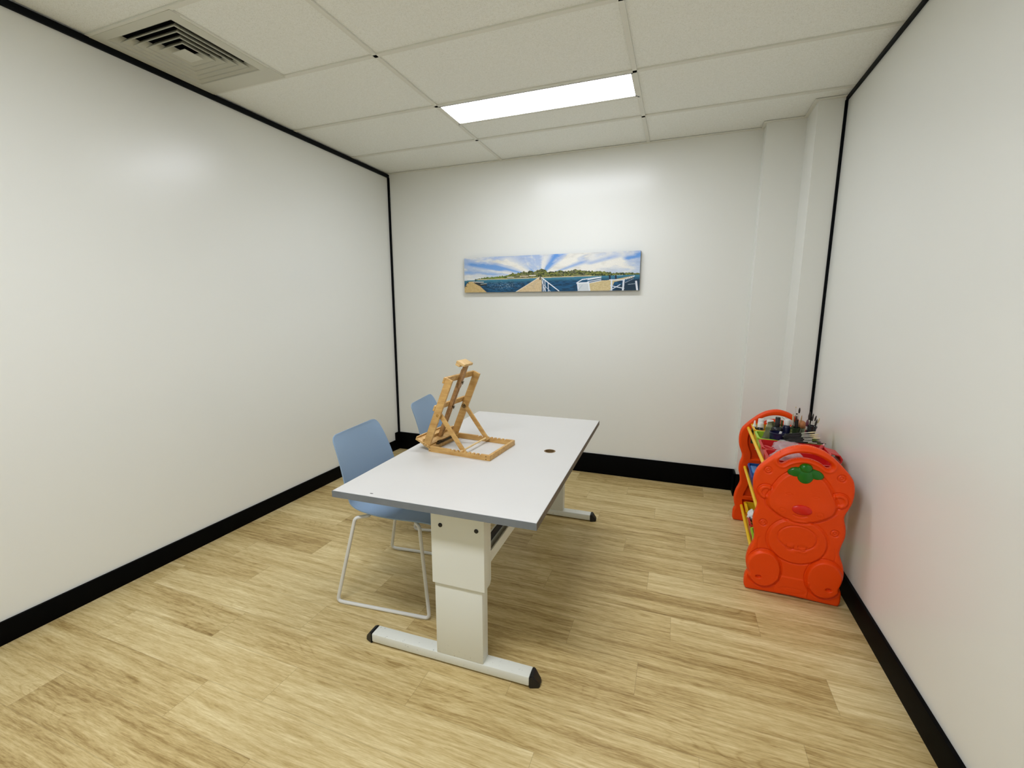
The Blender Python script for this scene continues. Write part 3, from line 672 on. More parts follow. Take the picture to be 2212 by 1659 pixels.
# ------------------------------------------------------------------ toy shelf with moulded bear end panels
M_org = mat('orange_plastic', srgb(244, 74, 0), rough=.4, spec=.32, bump=.25, bscale=420)
sh = empty('toy_shelf', (3.262, -1.39, 0), R(-1.8))
tag(sh, 'orange plastic toy shelf with a moulded bear end panel by the right wall', 'shelf')
def panel_mesh():
    half = [(.000, .789), (.060, .775), (.103, .749), (.140, .715), (.167, .687), (.192, .655), (.203, .628), (.2085, .595), (.2085, .563), (.204, .530), (.193, .497), (.183, .470), (.183, .445), (.191, .415), (.195, .385), (.194, .355),
            (.187, .325), (.182, .295), (.182, .27), (.190, .245), (.201, .215), (.208, .180), (.209, .150), (.204, .118), (.199, .098), (.205, .080), (.209, .060), (.209, .020), (.203, .006), (.192, .000), (.10, .003), (.0, .006)]
    pts = half+[(-x, z) for x, z in half[-2:0:-1]]
    P = np.array(pts); n = len(P)
    Q = []      # smooth closed outline (Catmull-Rom)
    for i in range(n):
        p0, p1, p2, p3 = P[i-1], P[i], P[(i+1) % n], P[(i+2) % n]
        for k in range(5):
            s_ = k/5; Q.append(.5*((2*p1)+(-p0+p2)*s_+(2*p0-5*p1+4*p2-p3)*s_**2+(-p0+3*p1-3*p2+p3)*s_**3))
    Q = np.array(Q); A_, B_ = Q, np.roll(Q, -1, 0)
    def sd_out(p):                      # signed distance, positive inside
        p = p[:, None, :]; ab = B_-A_; tt = np.clip(((p-A_)*ab).sum(-1)/(ab*ab).sum(-1), 0, 1)
        c = A_+ab*tt[..., None]; d2 = ((p-c)**2).sum(-1); k = d2.argmin(1); d = np.sqrt(d2.min(1))
        px, py = p[:, 0, 0], p[:, 0, 1]
        c1 = (A_[:, 1][None] > py[:, None]) != (B_[:, 1][None] > py[:, None])
        xx = (B_[:, 0]-A_[:, 0])*(py[:, None]-A_[:, 1])/np.where(B_[:, 1] == A_[:, 1], 1e-9, B_[:, 1]-A_[:, 1])+A_[:, 0]
        ins = (c1 & (px[:, None] < xx)).sum(1) % 2 == 1
        near = c[np.arange(len(k)), k]
        return np.where(ins, d, -d), near
    # arc shaped hand hole: capsule swept on an arc
    AC = np.array([0., .600]); AR = .1385; AW = .0135; A1 = R(43)
    def sd_hole(p):                     # positive outside the hole
        q = p-AC; th = np.arctan2(q[:, 0], q[:, 1]); thc = np.clip(th, -A1, A1)
        c = AC+AR*np.stack([np.sin(thc), np.cos(thc)], -1); dv = p-c; d = np.linalg.norm(dv, axis=1)+1e-9
        return d-AW, c+dv/d[:, None]*AW
    st = .0024; gx = np.arange(-.2176, .218, st); gz = np.arange(-.0064, .80, st)
    GX, GZ = np.meshgrid(gx, gz); p = np.stack([GX.ravel(), GZ.ravel()], -1)
    so, no = sd_out(p); s2, n2 = sd_hole(p); sd = np.minimum(so, s2)
    ins = (sd > 0).reshape(GX.shape)
    cell = ins[:-1, :-1] | ins[1:, :-1] | ins[1:, 1:] | ins[:-1, 1:]
    # drop cells whose inside corners are all a hair from the border
    near = np.where((so < s2)[:, None], no, n2)
    q = np.where((sd > 0)[:, None], p, near)
    hug = (sd > 0) & (sd < st*.35); q = np.where(hug[:, None], near, q)
    sdq = np.maximum(np.where(hug, 0, sd), 0)
    x, z = q[:, 0], q[:, 1]
    def sm(a, b, v): s_ = np.clip((v-a)/(b-a), 0, 1); return s_*s_*(3-2*s_)
    def ell(cx, cz, rx, rz): return np.hypot((x-cx)/rx, (z-cz)/rz)
    def dome(cx, cz, rx, rz, h, soft=.18): return h*sm(1+soft*.15, 1-soft, ell(cx, cz, rx, rz)) if False else h*(1-sm(1-soft, 1.0, ell(cx, cz, rx, rz)))
    def groove(f, w_, d_): return -d_*np.exp(-(f/w_)**2)
    h = np.zeros(len(x))
    # raised rim of the hand hole
    h += .004*np.exp(-((s2-.012)/.007)**2)*(s2 > 0)
    # head: egg with broad cheeks
    wz = np.interp(z, [.405, .43, .47, .50, .54, .60, .65, .675], [.30, .78, 1.0, 1.0, .88, .82, .6, .2])
    head = np.maximum(np.hypot(x/(.158*np.interp(z, [.40, .47, .52, .56, .60, .68], [.9, 1.0, .93, .83, .80, .80])), (z-.528)/np.where(z > .528, .142, .124)), 0)
    h += .0075*(1-sm(.9, 1.0, head)); h += groove((head-1.02)*.14, .004, .0035)
    h += .005*np.exp(-(((x+.085)/.05)**2+((z-.475)/.04)**2))+.005*np.exp(-(((x-.085)/.05)**2+((z-.475)/.04)**2))
    for s_ in (-1, 1):
        er = ell(s_*.151, .539, .036, .036); outside = sm(.94, 1.05, head)
        h += outside*(.007*(1-sm(.82, 1.0, er))-.005*(1-sm(.45, .62, er)))
        h += outside*groove((er-1.08)*.036, .0028, .003)
        br = ell(s_*.1505, .650, .016, .016); h += groove((br-1)*.016, .0026, .004)+groove((br-.4)*.016, .0022, .003)
        br = ell(s_*.1505, .375, .016, .016); h += groove((br-1)*.016, .0026, .004)+groove((br-.4)*.016, .0022, .003)
        ey = ell(s_*.055, .545, .012, .005); h += groove((ey-1)*.006, .002, .0012)
        ck = ell(s_*.078, .462, .013, .011); h += groove((ck-1)*.011, .0018, .0012)
    mo = (z-.437)-.9*(x)**2*12; h += groove(mo, .003, .003)*(np.abs(x) < .035)*(z < .447)
    # body with two arms folded over a round belly
    bo = ell(.0, .305, .128, .118); inb = sm(1.06, 1.0, -bo*0+1.0) if False else 1
    below = 1-sm(.405, .425, z)
    h += below*(.005*(1-sm(.92, 1.0, bo))+groove((bo-1.02)*.12, .003, .0028))
    be = ell(.0, .325, .082, .062); h += below*groove((be-1)*.07, .003, .003)
    h += below*(.0025*np.sin((x*55))*np.sin(z*150)*np.exp(-((x/.05)**2+((z-.268)/.028)**2)))
    for s_ in (-1, 1):
        h += below*groove((np.abs(np.hypot(x-s_*.026, z-.277)-.018)), .0022, .0026)*(z < .285)
        lg = np.hypot((x-s_*.09)/.075, (z-.26)/.10); h += groove((lg-1)*.08, .003, .0022)*(z < .30)*(z > .17)*(s_*x > .09)
        ft = ell(s_*.130, .133, .0785, .101)
        h = np.where(ft < 1, np.maximum(h*sm(.9, 1, ft), 0)+.0115*(1-sm(.86, 1.0, ft))+.001*(1-ft**2), h)
        h += groove((ft-1.02)*.09, .003, .004)
        dt = ell(s_*.150, .089, .016, .011); h -= .010*(1-sm(.55, 1, dt))
    lo = ell(.005, .040, .055, .015); h += groove((lo-1)*.02, .0016, .0014)+groove((lo-.8)*.02, .0012, .001)
    h += .002*(1-sm(.104, .112, z))*(np.abs(x) < .07)
    h *= 1.45*sm(.0, .016, sdq)
    rr = .013; edge = rr-np.sqrt(np.maximum(rr*rr-(rr-np.minimum(sdq, rr))**2, 0))
    TH_ = .046
    yf = edge-h                                           # outer face (towards -y)
    # inner face: wide rim, recessed web with ribs at each tier
    rec = .026*sm(.050, .058, so[:]*(sdq > 0))*sm(.022, .030, s2)
    for zt in (.655, .43, .17): rec = rec*(sm(.012, .017, np.abs(z-zt)) if zt != .655 else 1)
    rec = np.where(z > .70, 0, rec)
    yb = TH_-edge-rec
    idx = -np.ones(len(x), int); cells = np.argwhere(cell); W_ = GX.shape[1]
    quads = np.stack([cells[:, 0]*W_+cells[:, 1], cells[:, 0]*W_+cells[:, 1]+1, (cells[:, 0]+1)*W_+cells[:, 1]+1, (cells[:, 0]+1)*W_+cells[:, 1]], -1)
    used = np.unique(quads); idx[used] = np.arange(len(used)); nq = len(used); qd = idx[quads]
    vf = np.stack([x[used], yf[used], z[used]], -1); vb = np.stack([x[used], yb[used], z[used]], -1)
    verts = np.concatenate([vf, vb]); faces = [tuple(a) for a in qd]+[tuple(a[::-1]+nq) for a in qd]
    from collections import Counter
    cnt = Counter(); ori = {}
    for a in qd:
        for k in range(4):
            e_ = (a[k], a[(k+1) % 4]); key = (min(e_), max(e_)); cnt[key] += 1; ori[key] = e_
    for key, c in cnt.items():
        if c == 1: a, b_ = ori[key]; faces.append((b_, a, a+nq, b_+nq))
    bm = bmesh.new(); vs = [bm.verts.new(v) for v in verts]
    for f in faces:
        try: bm.faces.new([vs[i] for i in f])
        except ValueError: pass
    bmesh.ops.remove_doubles(bm, verts=bm.verts, dist=.0003)
    bmesh.ops.recalc_face_normals(bm, faces=bm.faces)
    me = bpy.data.meshes.new('end_panel'); bm.to_mesh(me); bm.free()
    for pl_ in me.polygons: pl_.use_smooth = True
    return me
pm = panel_mesh()
pf_ = link('end_panel', pm, M_org, sh)
pb_ = bpy.data.objects.new('end_panel', pm); COL.objects.link(pb_); pb_.parent = sh; pb_.location = (0, .868, 0); pb_.rotation_euler = (0, 0, math.pi)
SL = .868
# leaf and nose on the front panel
def blob(name, parts, m, y0, parent):
    """soft cushion: union of ellipses as a height field"""
    st = .0018; xs_ = np.arange(-.085, .0851, st); zs_ = np.arange(-.07, .0701, st); GX, GZ = np.meshgrid(xs_, zs_)
    hh = np.zeros(GX.shape)
    for cx, cz, rx, rz, h, an in parts:
        c, s_ = math.cos(an), math.sin(an); dx, dz = GX-cx, GZ-cz; u, v_ = (dx*c+dz*s_)/rx, (-dx*s_+dz*c)/rz
        hh = np.maximum(hh, h*np.sqrt(np.maximum(1-(u*u+v_*v_)**1.6, 0)))
    on = hh > 1e-5; cell = (on[:-1, :-1] | on[1:, :-1] | on[1:, 1:] | on[:-1, 1:]); W_ = GX.shape[1]
    cs = np.argwhere(cell); quads = np.stack([cs[:, 0]*W_+cs[:, 1], cs[:, 0]*W_+cs[:, 1]+1, (cs[:, 0]+1)*W_+cs[:, 1]+1, (cs[:, 0]+1)*W_+cs[:, 1]], -1)
    used = np.unique(quads); idx = -np.ones(GX.size, int); idx[used] = np.arange(len(used)); q = idx[quads]
    v = np.stack([GX.ravel()[used], (y0-hh.ravel()[used]), GZ.ravel()[used]], -1); n = len(used)
    vb = v.copy(); vb[:, 1] = y0+.004
    o = pydata(name, np.concatenate([v, vb]), [tuple(a) for a in q]+[tuple(a[::-1]+n) for a in q], m, parent, smooth=False)
    for p_ in o.data.polygons: p_.use_smooth = True
    return o
lf = blob('leaf', [(0, -.012, .036, .038, .014, 0), (-.038, .004, .034, .024, .011, .15), (.040, .000, .035, .023, .011, -.30), (0, .028, .027, .022, .018, 0)], mat('green_plastic', srgb(8, 106, 4), .22, spec=.6), -.004, pf_)
lf.location = (.003, 0, .655); tag(lf, 'glossy green leaf on the forehead')
mb = MB(); mb.lathe([(.074, 0), (.074, .001)], 8); mb.bm.clear()
ns = blob('nose', [(0, 0, .046, .026, .015, -.05)], mat('red_nose', srgb(222, 24, 2), .28, spec=.5), -.007, pf_)
ns.location = (.005, 0, .474); tag(ns, 'red oval nose')
# rods and bins
M_yel = mat('yellow_plastic', srgb(244, 196, 30), rough=.35, spec=.45)
TZs = (.655, .385, .112)
for i, z_ in enumerate(TZs):
    for x_ in (-.160, .181):
        MB().tube([(x_, .036, z_), (x_, SL-.036, z_)], .0095, 16).build('rod', M_yel, sh)
def bin_(col_name, tier, y0, y1, label, group, x1=.168, tip=.22):
    z_ = TZs[tier]; o = empty('storage_bin', (0, 0, 0)); o.matrix_world = sh_world @ Matrix.Translation((0, (y0+y1)/2, z_))
    tag(o, label, 'bin', group); m = MATS[col_name]; w2 = (y1-y0)/2-.002
    zt, zb = .034, -.085
    def loop(x0, x1_, wy, z, r=.018):
        pts = []
        for cx, cy, a0 in ((x1_-r, wy-r, 0), (x0+r, wy-r, 90), (x0+r, -wy+r, 180), (x1_-r, -wy+r, 270)):
            for k in range(5): a = R(a0+k*22.5); pts.append((cx+r*math.cos(a), cy+r*math.sin(a), z))
        return pts
    L = [loop(-.146, x1, w2, zt-.003), loop(-.146, x1, w2, zt), loop(-.138, x1-.008, w2-.008, zt), loop(-.128, x1-.02, w2-.012, zb+.006), loop(-.125, x1-.022, w2-.014, zb+.003)]
    O_ = [loop(-.141, x1-.005, w2-.005, zt-.003), loop(-.132, x1-.017, w2-.010, zb)]
    seq = [O_[1], O_[0], L[0], L[1], L[2], L[3], L[4]]; v = [p for l in seq for p in l]; n = 20; f = []
    for i in range(len(seq)-1):
        for k in range(n): f.append((i*n+k, i*n+(k+1) % n, (i+1)*n+(k+1) % n, (i+1)*n+k))
    f.append(tuple(range(n-1, -1, -1))); f.append(tuple((len(seq)-1)*n+k for k in range(n)))
    mb = MB(); mb._add(v, f); mb.build('tub', m, o)
    hw_ = w2*.8
    mb = MB(); mb.prism([(-.138, zt), (-.149, zt+.001), (-.1505, zt-.004), (-.1475, zt-.012), (-.144, zt-.006)], 'y', -hw_, hw_); mb.build('hook_lip', m, o)
    mb = MB(); mb.prism([(x1-.003, zt), (tip-.012, zt-.010), (tip, zt-.030), (tip-.003, zt-.048), (tip-.020, zt-.062), (tip-.022, zt-.058), (tip-.008, zt-.045), (tip-.010, zt-.030), (tip-.016, zt-.015), (x1-.003, zt-.004)], 'y', -hw_*.7, hw_*.7); mb.build('hook_lip', m, o)
    return o
sh_world = Matrix.Translation((3.262, -1.39, 0)) @ Matrix.Rotation(R(-1.8), 4, 'Z')
mat('lime_plastic', srgb(168, 214, 52), .35, spec=.45); mat('red_plastic', srgb(206, 24, 26), .33, spec=.45); mat('blue_plastic', srgb(24, 92, 168), .35, spec=.45); mat('bin_yellow', srgb(240, 190, 24), .35)
Bs = [(.640, .822), (.446, .632), (.246, .438), (.052, .238)]
TOPB = 'bins on the top tier of the toy shelf'
b_ = bin_('bin_yellow', 0, *Bs[0], 'yellow plastic bin of bottles on the top tier, furthest from the camera', TOPB, x1=.155, tip=.18)
b_ = bin_('lime_plastic', 0, *Bs[1], 'lime green plastic bin on the top tier of the toy shelf', TOPB, x1=.16, tip=.18)
b_ = bin_('red_plastic', 0, *Bs[2], 'red plastic bin on the top tier just behind the clear plastic bag', TOPB, tip=.225)
b_ = bin_('red_plastic', 0, *Bs[3], 'red plastic bin on the top tier directly behind the bear panel', TOPB, x1=.165, tip=.187)
b_ = bin_('blue_plastic', 1, .50, .822, 'wide blue plastic bin on the middle tier of the toy shelf', 'bins on the lower tiers of the toy shelf', tip=.2)
b_ = bin_('bin_yellow', 2, *Bs[0], 'yellow plastic bin on the bottom tier of the toy shelf, at the far end', 'bins on the lower tiers of the toy shelf', tip=.2)
b_ = bin_('red_plastic', 2, *Bs[1], 'dark red plastic bin on the bottom tier of the toy shelf', 'bins on the lower tiers of the toy shelf', tip=.2)

# ------------------------------------------------------------------ things kept in the bins
def place(o, x, y, z): o.matrix_world = sh_world @ Matrix.Translation((x, y, z)); return o
mat('cap_white', srgb(232, 232, 226), .35); mat('bottle_dark', (.012, .016, .012, 1), .25, spec=.5); mat('black_gloss', (.006, .007, .009, 1), .25, spec=.5)
mat('navy_plastic', srgb(22, 24, 62), .3, spec=.5); mat('bottle_olive', srgb(84, 92, 40), .35); mat('clear_tube', srgb(150, 168, 140), .2, alpha=.75)
def bottle(x, y, z0, zcap, ztop, r, rc, body, capm, label, nozzle=False, name='paint_bottle'):
    o = place(empty(name, (0, 0, 0)), x, y, 0); tag(o, label, 'bottle')
    MB().lathe([(r*.9, z0), (r, z0+.004), (r, zcap-.014), (r*.75, zcap-.004), (rc*.7, zcap)], 20).build('body', MATS[body], o)
    if nozzle: pr_ = [(rc, zcap), (rc, zcap+.008), (rc*.62, zcap+.011), (rc*.35, ztop-.004), (rc*.22, ztop)]
    else: pr_ = [(rc, zcap), (rc, ztop-.003), (rc-.002, ztop)]
    MB().lathe(pr_, 20).build('cap', MATS[capm], o); return o
bz = .575
bottle(-.135, .752, bz, .684, .7255, .015, .0125, 'bottle_dark', 'cap_white', 'small dark bottle with a pointed white nozzle in the yellow bin', True)
bottle(-.104, .735, bz, .690, .718, .020, .017, 'bottle_dark', 'cap_white', 'dark paint bottle with a wide white cap in the yellow bin', False)
bottle(-.095, .792, bz, .700, .731, .019, .017, 'cap_white', 'cap_white', 'all white bottle behind the other white caps in the yellow bin', False)
bottle(-.047, .770, bz, .712, .733, .020, .020, 'cap_white', 'cap_white', 'white capped bottle behind the crumpled olive bag', False)
bottle(-.040, .560, bz, .745, .800, .030, .0135, 'black_gloss', 'black_gloss', 'black bottle with a tall black cap in the lime green bin', False)
b_ = bottle(.012, .585, bz, .752, .785, .021, .0165, 'navy_plastic', 'cap_white', 'navy bottle with a round white cap beside the tall black bottle', False)
mb = MB(); mb.tube([(-.005, 0, .778), (-.018, 0, .792), (-.030, 0, .800)], [.006, .005, .003], 10); mb.build('spout', MATS['cap_white'], b_)
bottle(-.010, .610, bz, .735, .772, .010, .006, 'clear_tube', 'bottle_olive', 'slim pale green tube standing next to the white spout', False)
bottle(.035, .545, bz, .722, .742, .014, .010, 'bottle_olive', 'bottle_olive', 'small olive green bottle in front of the upright brushes', False)
# crumpled olive bag
def sheet(name, w_, h_, nx, ny, fn, m, th=.0):
    v = []; f = []
    for j in range(ny+1):
        for i in range(nx+1): v.append(fn(i/nx, j/ny))
    for j in range(ny):
        for i in range(nx): a = j*(nx+1)+i; f.append((a, a+1, a+nx+2, a+nx+1))
    return pydata(name, v, f, m)
from mathutils import noise as mn
def crumple(o_, amp, sc, seed):
    for v in o_.data.vertices:
        q = v.co*sc+Vector((seed, seed*2, 0)); v.co += Vector((mn.noise(q), mn.noise(q+Vector((9, 0, 0))), mn.noise(q+Vector((0, 9, 0)))))*amp
def bag_fn(u, v):     # tall wedge: wide foot, narrow folded neck
    a = u*2*math.pi; wx = .040*(1-.62*v)+.006; wy = .026*(1-.75*v)+.003; fold = 1+.12*math.sin(a*5+v*3)
    return (wx*fold*math.cos(a)+(.024*v-.0), wy*fold*math.sin(a), v*.182)
mat('olive_bag', srgb(118, 120, 84), .45, spec=.4)
o = sheet('crumpled_bag', 1, 1, 48, 20, bag_fn, MATS['olive_bag']); crumple(o, .008, 38, 3.1); place(o, -.088, .585, .578)
tag(o, 'crumpled olive green bag standing up out of the lime green bin', 'bag')
# navy bowl
o = place(empty('paint_jar', (0, 0, 0)), -.047, .487, 0); tag(o, 'navy blue round jar in front of the tall black bottle', 'jar')
MB().lathe([(.034, .612), (.037, .62), (.040, .725), (.0375, .725), (.035, .63), (.0005, .625)], 28, cap=True).build('body', MATS['navy_plastic'], o)
MB().lathe([(.0405, .716), (.042, .719), (.042, .727), (.0385, .728)], 28, cap=False).build('rim', MATS['navy_plastic'], o)
o = place(empty('mixing_stick', (0, 0, 0)), -.040, .478, .706); tag(o, 'short white plastic stick leaning in the navy jar', 'stick')
mb = MB(); mb.box(-.006, .006, -.0015, .0015, -.06, .03, .001, Matrix.Rotation(R(16), 4, 'Y')); mb.build('blade', MATS['cap_white'], o)
# orange ball of clay
o = MB().lathe([(.026*math.sin(k/12*math.pi)+.0002, -.026*math.cos(k/12*math.pi)) for k in range(13)], 24, cap=False).build('clay_ball', mat('clay', srgb(196, 128, 78), .6)); place(o, .087, .600, .757)
tag(o, 'round orange brown ball between the two brush cups', 'ball')
o = place(empty('glass_pot', (0, 0, 0)), .087, .600, 0); tag(o, 'small glass pot under the round orange brown ball', 'pot')
MB().lathe([(.020, .576), (.022, .58), (.022, .738), (.0195, .738), (.0195, .582), (.0004, .58)], 20).build('body', MATS['clear_tube'], o)
# brush cups and brushes
mat('handle_black', (.008, .008, .009, 1), .25, spec=.5); mat('ferrule', srgb(222, 220, 212), .28, metal=.75); mat('bristle_dark', srgb(40, 30, 24), .8); mat('bristle_tan', srgb(206, 190, 148), .8); mat('handle_wood', srgb(196, 152, 92), .5)
mat('handle_purple', srgb(92, 40, 56), .4); mat('bristle_olive', srgb(70, 78, 42), .8)
def cup(x, y, z0, z1, r, label, mname, tilt=0):
    o = empty('brush_cup', (0, 0, 0)); o.matrix_world = sh_world @ Matrix.Translation((x, y, z0)) @ Matrix.Rotation(tilt, 4, 'Y'); tag(o, label, 'cup')
    h_ = z1-z0; MB().lathe([(r*.82, 0), (r*.85, .004), (r, h_), (r-.0025, h_), (r*.8, .006), (.0004, .005)], 24, cap=True).build('body', MATS[mname], o)
    MB().lathe([(r, h_-.008), (r+.002, h_-.007), (r+.002, h_+.001), (r-.002, h_+.001)], 24, cap=False).build('rim', MATS[mname], o); return o
mat('green_glass', srgb(44, 58, 34), .2, spec=.6)
cup(.052, .552, bz, .748, .026, 'dark green cup holding upright brushes beside the orange brown ball', 'green_glass')
cup(.098, .520, .585, .776, .021, 'black cup of brushes leaning towards the right wall', 'black_gloss', R(9))
def brush(a, b, handle='handle_black', bristle='bristle_tan', fr=.52, br=.80, rh=.0030, rb=.0035, label='', group='', flat=False, name='paint_brush'):
    """a: foot of the handle, b: bristle tip (shelf coordinates)"""
    a, b = Vector(a), Vector(b); o = place(empty(name, (0, 0, 0)), *a); tag(o, label, 'brush', group)
    L_ = (b-a).length; q = (b-a).to_track_quat('Z', 'Y').to_matrix().to_4x4()
    fs = fr*L_; bs = br*L_
    MB().lathe([(.0012, 0), (rh*.8, L_*.08), (rh, fs*.8), (rb*.75, fs)], 10, q).build('handle', MATS[handle], o)
    sc_ = Matrix.Diagonal((1.6, .7, 1, 1)) if flat else Matrix.Identity(4)
    MB().lathe([(rb*.78, fs), (rb, bs)], 10, q @ sc_).build('ferrule', MATS['ferrule'], o)
    MB().lathe([(rb*.95, bs), (rb*1.25, bs+(L_-bs)*.45), (rb*.8, bs+(L_-bs)*.85), (rb*.15, L_)], 10, q @ sc_).build('bristles', MATS[bristle], o)
    return o
G1 = 'upright brushes in the dark green cup'; G2 = 'brushes fanned out of the black cup'; G3 = 'brushes lying flat across the red bin'
brush((.054, .552, .60), (.0485, .585, .868), fr=.80, br=.96, rb=.0022, bristle='bristle_tan', label='thin brush with a fine pale tip, tallest of the upright ones', group=G1)
brush((.055, .556, .60), (.0635, .560, .866), fr=.74, br=.88, rb=.0042, rh=.005, bristle='bristle_dark', label='upright brush with a round black mop head', group=G1)
brush((.060, .545, .60), (.052, .560, .832), fr=.93, br=.97, rh=.0045, rb=.004, bristle='bristle_dark', label='thick black handled brush below the round mop head', group=G1)
brush((.045, .552, .60), (.0370, .575, .826), fr=.70, br=.82, rb=.004, handle='bristle_olive', bristle='bristle_tan', label='olive handled brush with a sandy tip, leftmost upright one', group=G1)
brush((.048, .562, .60), (.042, .59, .800), fr=.66, br=.78, rb=.005, bristle='bristle_olive', label='upright brush with a short dark olive head', group=G1)
brush((.070, .553, .60), (.084, .592, .816), handle='handle_wood', bristle='handle_wood', fr=.66, br=.8, rb=.0026, label='slim bare wood brush in front of the orange brown ball', group=G1)
brush((.100, .520, .605), (.117, .560, .848), fr=.64, br=.80, rh=.0038, rb=.0055, bristle='bristle_dark', label='black brush with a bulbous head, tallest out of the black cup', group=G2)
brush((.094, .522, .605), (.104, .535, .806), handle='handle_purple', bristle='handle_purple', fr=.7, br=.8, rh=.0065, rb=.0065, label='short purple handled brush at the left of the black cup', group=G2)
brush((.102, .520, .605), (.133, .555, .838), fr=.66, br=.82, rb=.0035, bristle='bristle_dark', label='brush with a dark tip right beside the tallest one in the black cup', group=G2)
brush((.104, .518, .605), (.1475, .555, .828), fr=.70, br=.86, rb=.0035, bristle='bristle_dark', label='slim brush with a small dark tip in the middle of the fan', group=G2)
brush((.106, .516, .605), (.150, .54, .812), fr=.62, br=.80, rb=.0032, bristle='bristle_dark', label='short brush low in the fan of the black cup', group=G2)
brush((.108, .518, .605), (.162, .545, .818), fr=.62, br=.86, rb=.0036, bristle='bristle_tan', label='brush with a pale tip and silver ferrule, far right of the fan', group=G2)
brush((.102, .514, .605), (.158, .55, .802), fr=.60, br=.84, rb=.0032, bristle='bristle_olive', label='brush with an olive tip just inside the far right one', group=G2)
lie = [((-.020, .455, .722), (.138, .470, .752), 'bristle_tan'), ((-.03, .450, .716), (.150, .462, .742), 'bristle_tan'), ((-.03, .446, .712), (.146, .455, .733), 'bristle_tan'), ((-.022, .44, .707), (.155, .449, .724), 'bristle_tan'),
       ((-.01, .436, .703), (.152, .443, .715), 'bristle_olive'), ((-.028, .432, .699), (.158, .437, .705), 'bristle_dark'), ((-.004, .428, .695), (.180, .431, .699), 'bristle_dark')]
words = ['highest of the lying bundle', 'second from the top of the lying bundle', 'third from the top of the lying bundle', 'middle one of the lying bundle', 'olive tipped one of the lying bundle', 'dark tipped one near the bottom of the lying bundle', 'longest and lowest of the lying bundle']
for (a, b2, bri), wd in zip(lie, words):
    brush(a, b2, bristle=bri, fr=.53, br=.76, rh=.0058, rb=.0042, flat=True, label='black handled brush lying flat, '+wd, group=G3)
# clear bags with sticks in the near red bins
Mc = mat('clear_film', (.93, .93, .95, 1), .15, spec=.9, alpha=.3)
def pillow(name, cx, cy, cz, lx, ly, lz, rot, label, seed, amp=.010):
    v = []; f = []; nu, nv_ = 36, 18
    for j in range(nv_+1):
        for i in range(nu):
            a = 2*math.pi*i/nu; b_ = math.pi*j/nv_; ss = math.sin(b_)**.5
            v.append((lx*ss*abs(math.cos(a))**.6*math.copysign(1, math.cos(a)), ly*ss*abs(math.sin(a))**.6*math.copysign(1, math.sin(a)), lz*math.cos(b_)))
    for j in range(nv_):
        for i in range(nu): f.append((j*nu+i, j*nu+(i+1) % nu, (j+1)*nu+(i+1) % nu, (j+1)*nu+i))
    o = pydata(name, v, f, Mc); crumple(o, amp, 45, seed); crumple(o, amp*.4, 120, seed+4)
    o.matrix_world = sh_world @ Matrix.Translation((cx, cy, cz)) @ Matrix.Rotation(rot, 4, 'Z') @ Matrix.Rotation(R(6), 4, 'Y'); tag(o, label, 'bag'); return o
pillow('clear_bag', .008, .345, .652, .098, .074, .054, R(-6), 'clear plastic bag of wooden sticks lying in the red bin', 2.2)
pillow('clear_bag', -.045, .148, .652, .078, .070, .056, R(12), 'crinkled clear bag seen through the hand hole of the bear panel', 6.1)
mat('stick_wood', srgb(236, 206, 150), .6)
for i, (x_, y_, a_) in enumerate([(-.02, .345, 25), (.0, .33, 40), (.03, .35, 12), (.015, .36, 55)]):
    o = MB().box(-.045, .045, -.004, .004, -.001, .001, .0008).build('craft_stick', MATS['stick_wood'])
    o.matrix_world = sh_world @ Matrix.Translation((x_, y_, .676+.004*i)) @ Matrix.Rotation(R(a_), 4, 'Z') @ Matrix.Rotation(R(8-3*i), 4, 'Y')
    tag(o, 'pale wooden craft stick in the clear bag, '+['lowest of the bundle', 'second from the bottom', 'second from the top', 'topmost and most turned towards the camera'][i], 'craft stick', 'craft sticks in the clear bag')
# red tools in the red bins
mat('red_soft', srgb(196, 44, 48), .35); mat('pink_white', srgb(222, 170, 170), .4)
for i, (a, b2, lab) in enumerate([((-.125, .39, .66), (-.09, .31, .672), 'red plastic tool handle at the left end of the red bin'), ((-.115, .27, .655), (-.06, .20, .680), 'red plastic tool handle in front of the clear bag'), ((.12, .37, .675), (.165, .30, .672), 'crimson tool handle at the right end of the red bin'), ((.10, .30, .66), (.155, .40, .69), 'dark red tool handle under the lying brushes')]):
    o = place(empty('tool_handle', (0, 0, 0)), 0, 0, 0); tag(o, lab, 'tool', 'red tools in the red bins')
    a, b2 = Vector(a), Vector(b2); MB().tube([a, a.lerp(b2, .3), a.lerp(b2, .7), b2], [.009, .011, .009, .010], 12).build('grip', MATS['red_soft'], o)
    MB().tube([b2, b2+(b2-a)*.25], [.005, .004], 10).build('tip', MATS['pink_white'], o)
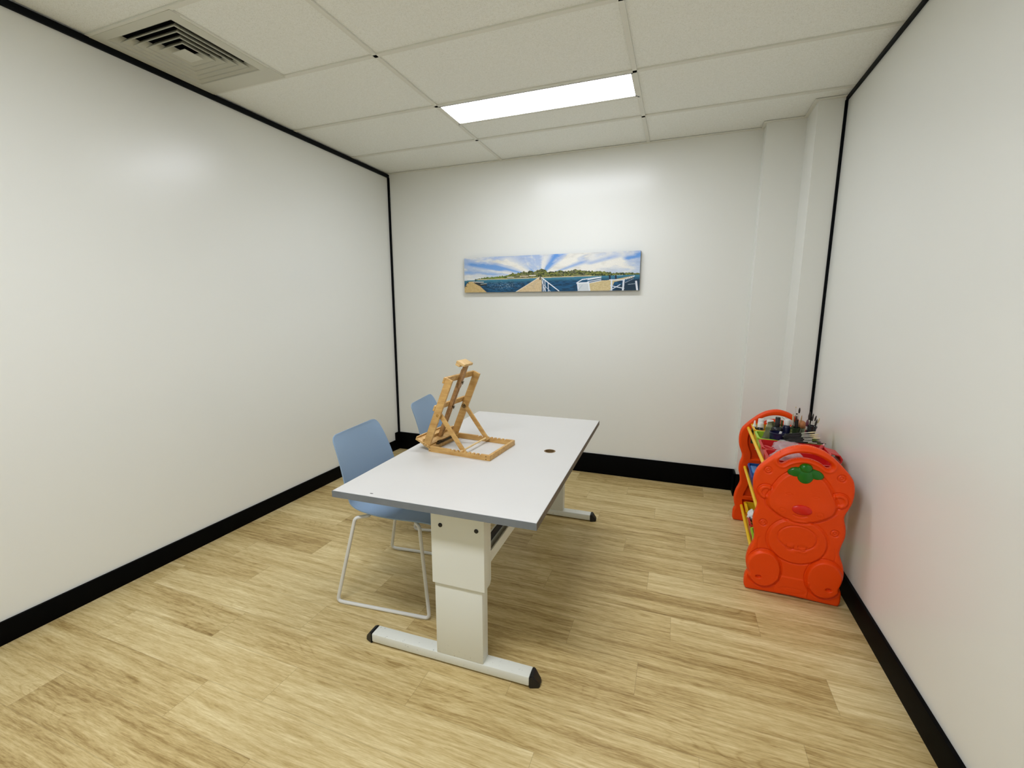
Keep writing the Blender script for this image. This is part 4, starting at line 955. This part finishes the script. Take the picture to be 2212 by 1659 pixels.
# lower tiers
o = place(empty('building_block', (0, 0, 0)), -.118, .70, .40); tag(o, 'light blue plastic block in the blue bin of the middle tier', 'block')
MB().box(-.018, .018, -.075, .06, -.01, .022, .004).build('body', mat('light_blue', srgb(84, 160, 218), .35), o)
o = sheet('paper_wad', 1, 1, 30, 14, lambda u, v: (.034*math.cos(u*6.283)*math.sin(v*3.14)+0, .045*math.sin(u*6.283)*math.sin(v*3.14), .03*math.cos(v*3.14)), mat('white_paper', srgb(232, 232, 226), .7)); crumple(o, .02, 42, 5); place(o, -.112, .590, .150)
tag(o, 'crumpled white paper wad at the edge of the bottom tier', 'paper')
mat('toy_green', srgb(52, 176, 66), .35); mat('toy_dark_green', srgb(14, 60, 28), .4)
o = place(empty('pipe_cleaner', (0, 0, 0)), -.130, .525, .135); tag(o, 'twisted black pipe cleaner hanging over the bottom tier bin', 'pipe cleaner')
MB().tube(bend([(-.01, .03, .02), (.0, .015, -.005), (-.006, .0, -.02), (.004, -.012, .005), (-.002, -.03, -.026)], .008, 4), .0026, 8).build('wire', MATS['bottle_dark'], o)
o = place(empty('toy_fork', (0, 0, 0)), -.138, .47, .12); tag(o, 'yellow plastic toy fork against the bottom rod', 'toy')
mb = MB(); mb.tube([(-.0, .30, .028), (.002, .12, .012), (.008, -.03, -.004)], .007, 10); mb.tube([(.002, .02, .0), (.03, -.03, -.006)], .005, 8); mb.build('prong', M_yel, o)
for i, (x_, y_, z_, c, lab) in enumerate([(-.115, .345, .118, 'toy_green', 'bright green rounded toy peg on the bottom tier'), (-.110, .40, .130, 'toy_dark_green', 'dark green rounded toy peg beside the bright green one')]):
    o = place(empty('toy_peg', (0, 0, 0)), x_, y_, z_); tag(o, lab, 'toy', 'toy pegs on the bottom tier')
    MB().tube([(0, .04, .012), (0, .0, .0), (0, -.035, -.020)], [.011, .013, .010], 12).build('body', MATS[c], o)
b_ = bin_('lime_plastic', 2, *Bs[2], 'lime green plastic bin on the bottom tier holding green pegs', 'bins on the lower tiers of the toy shelf', tip=.2)
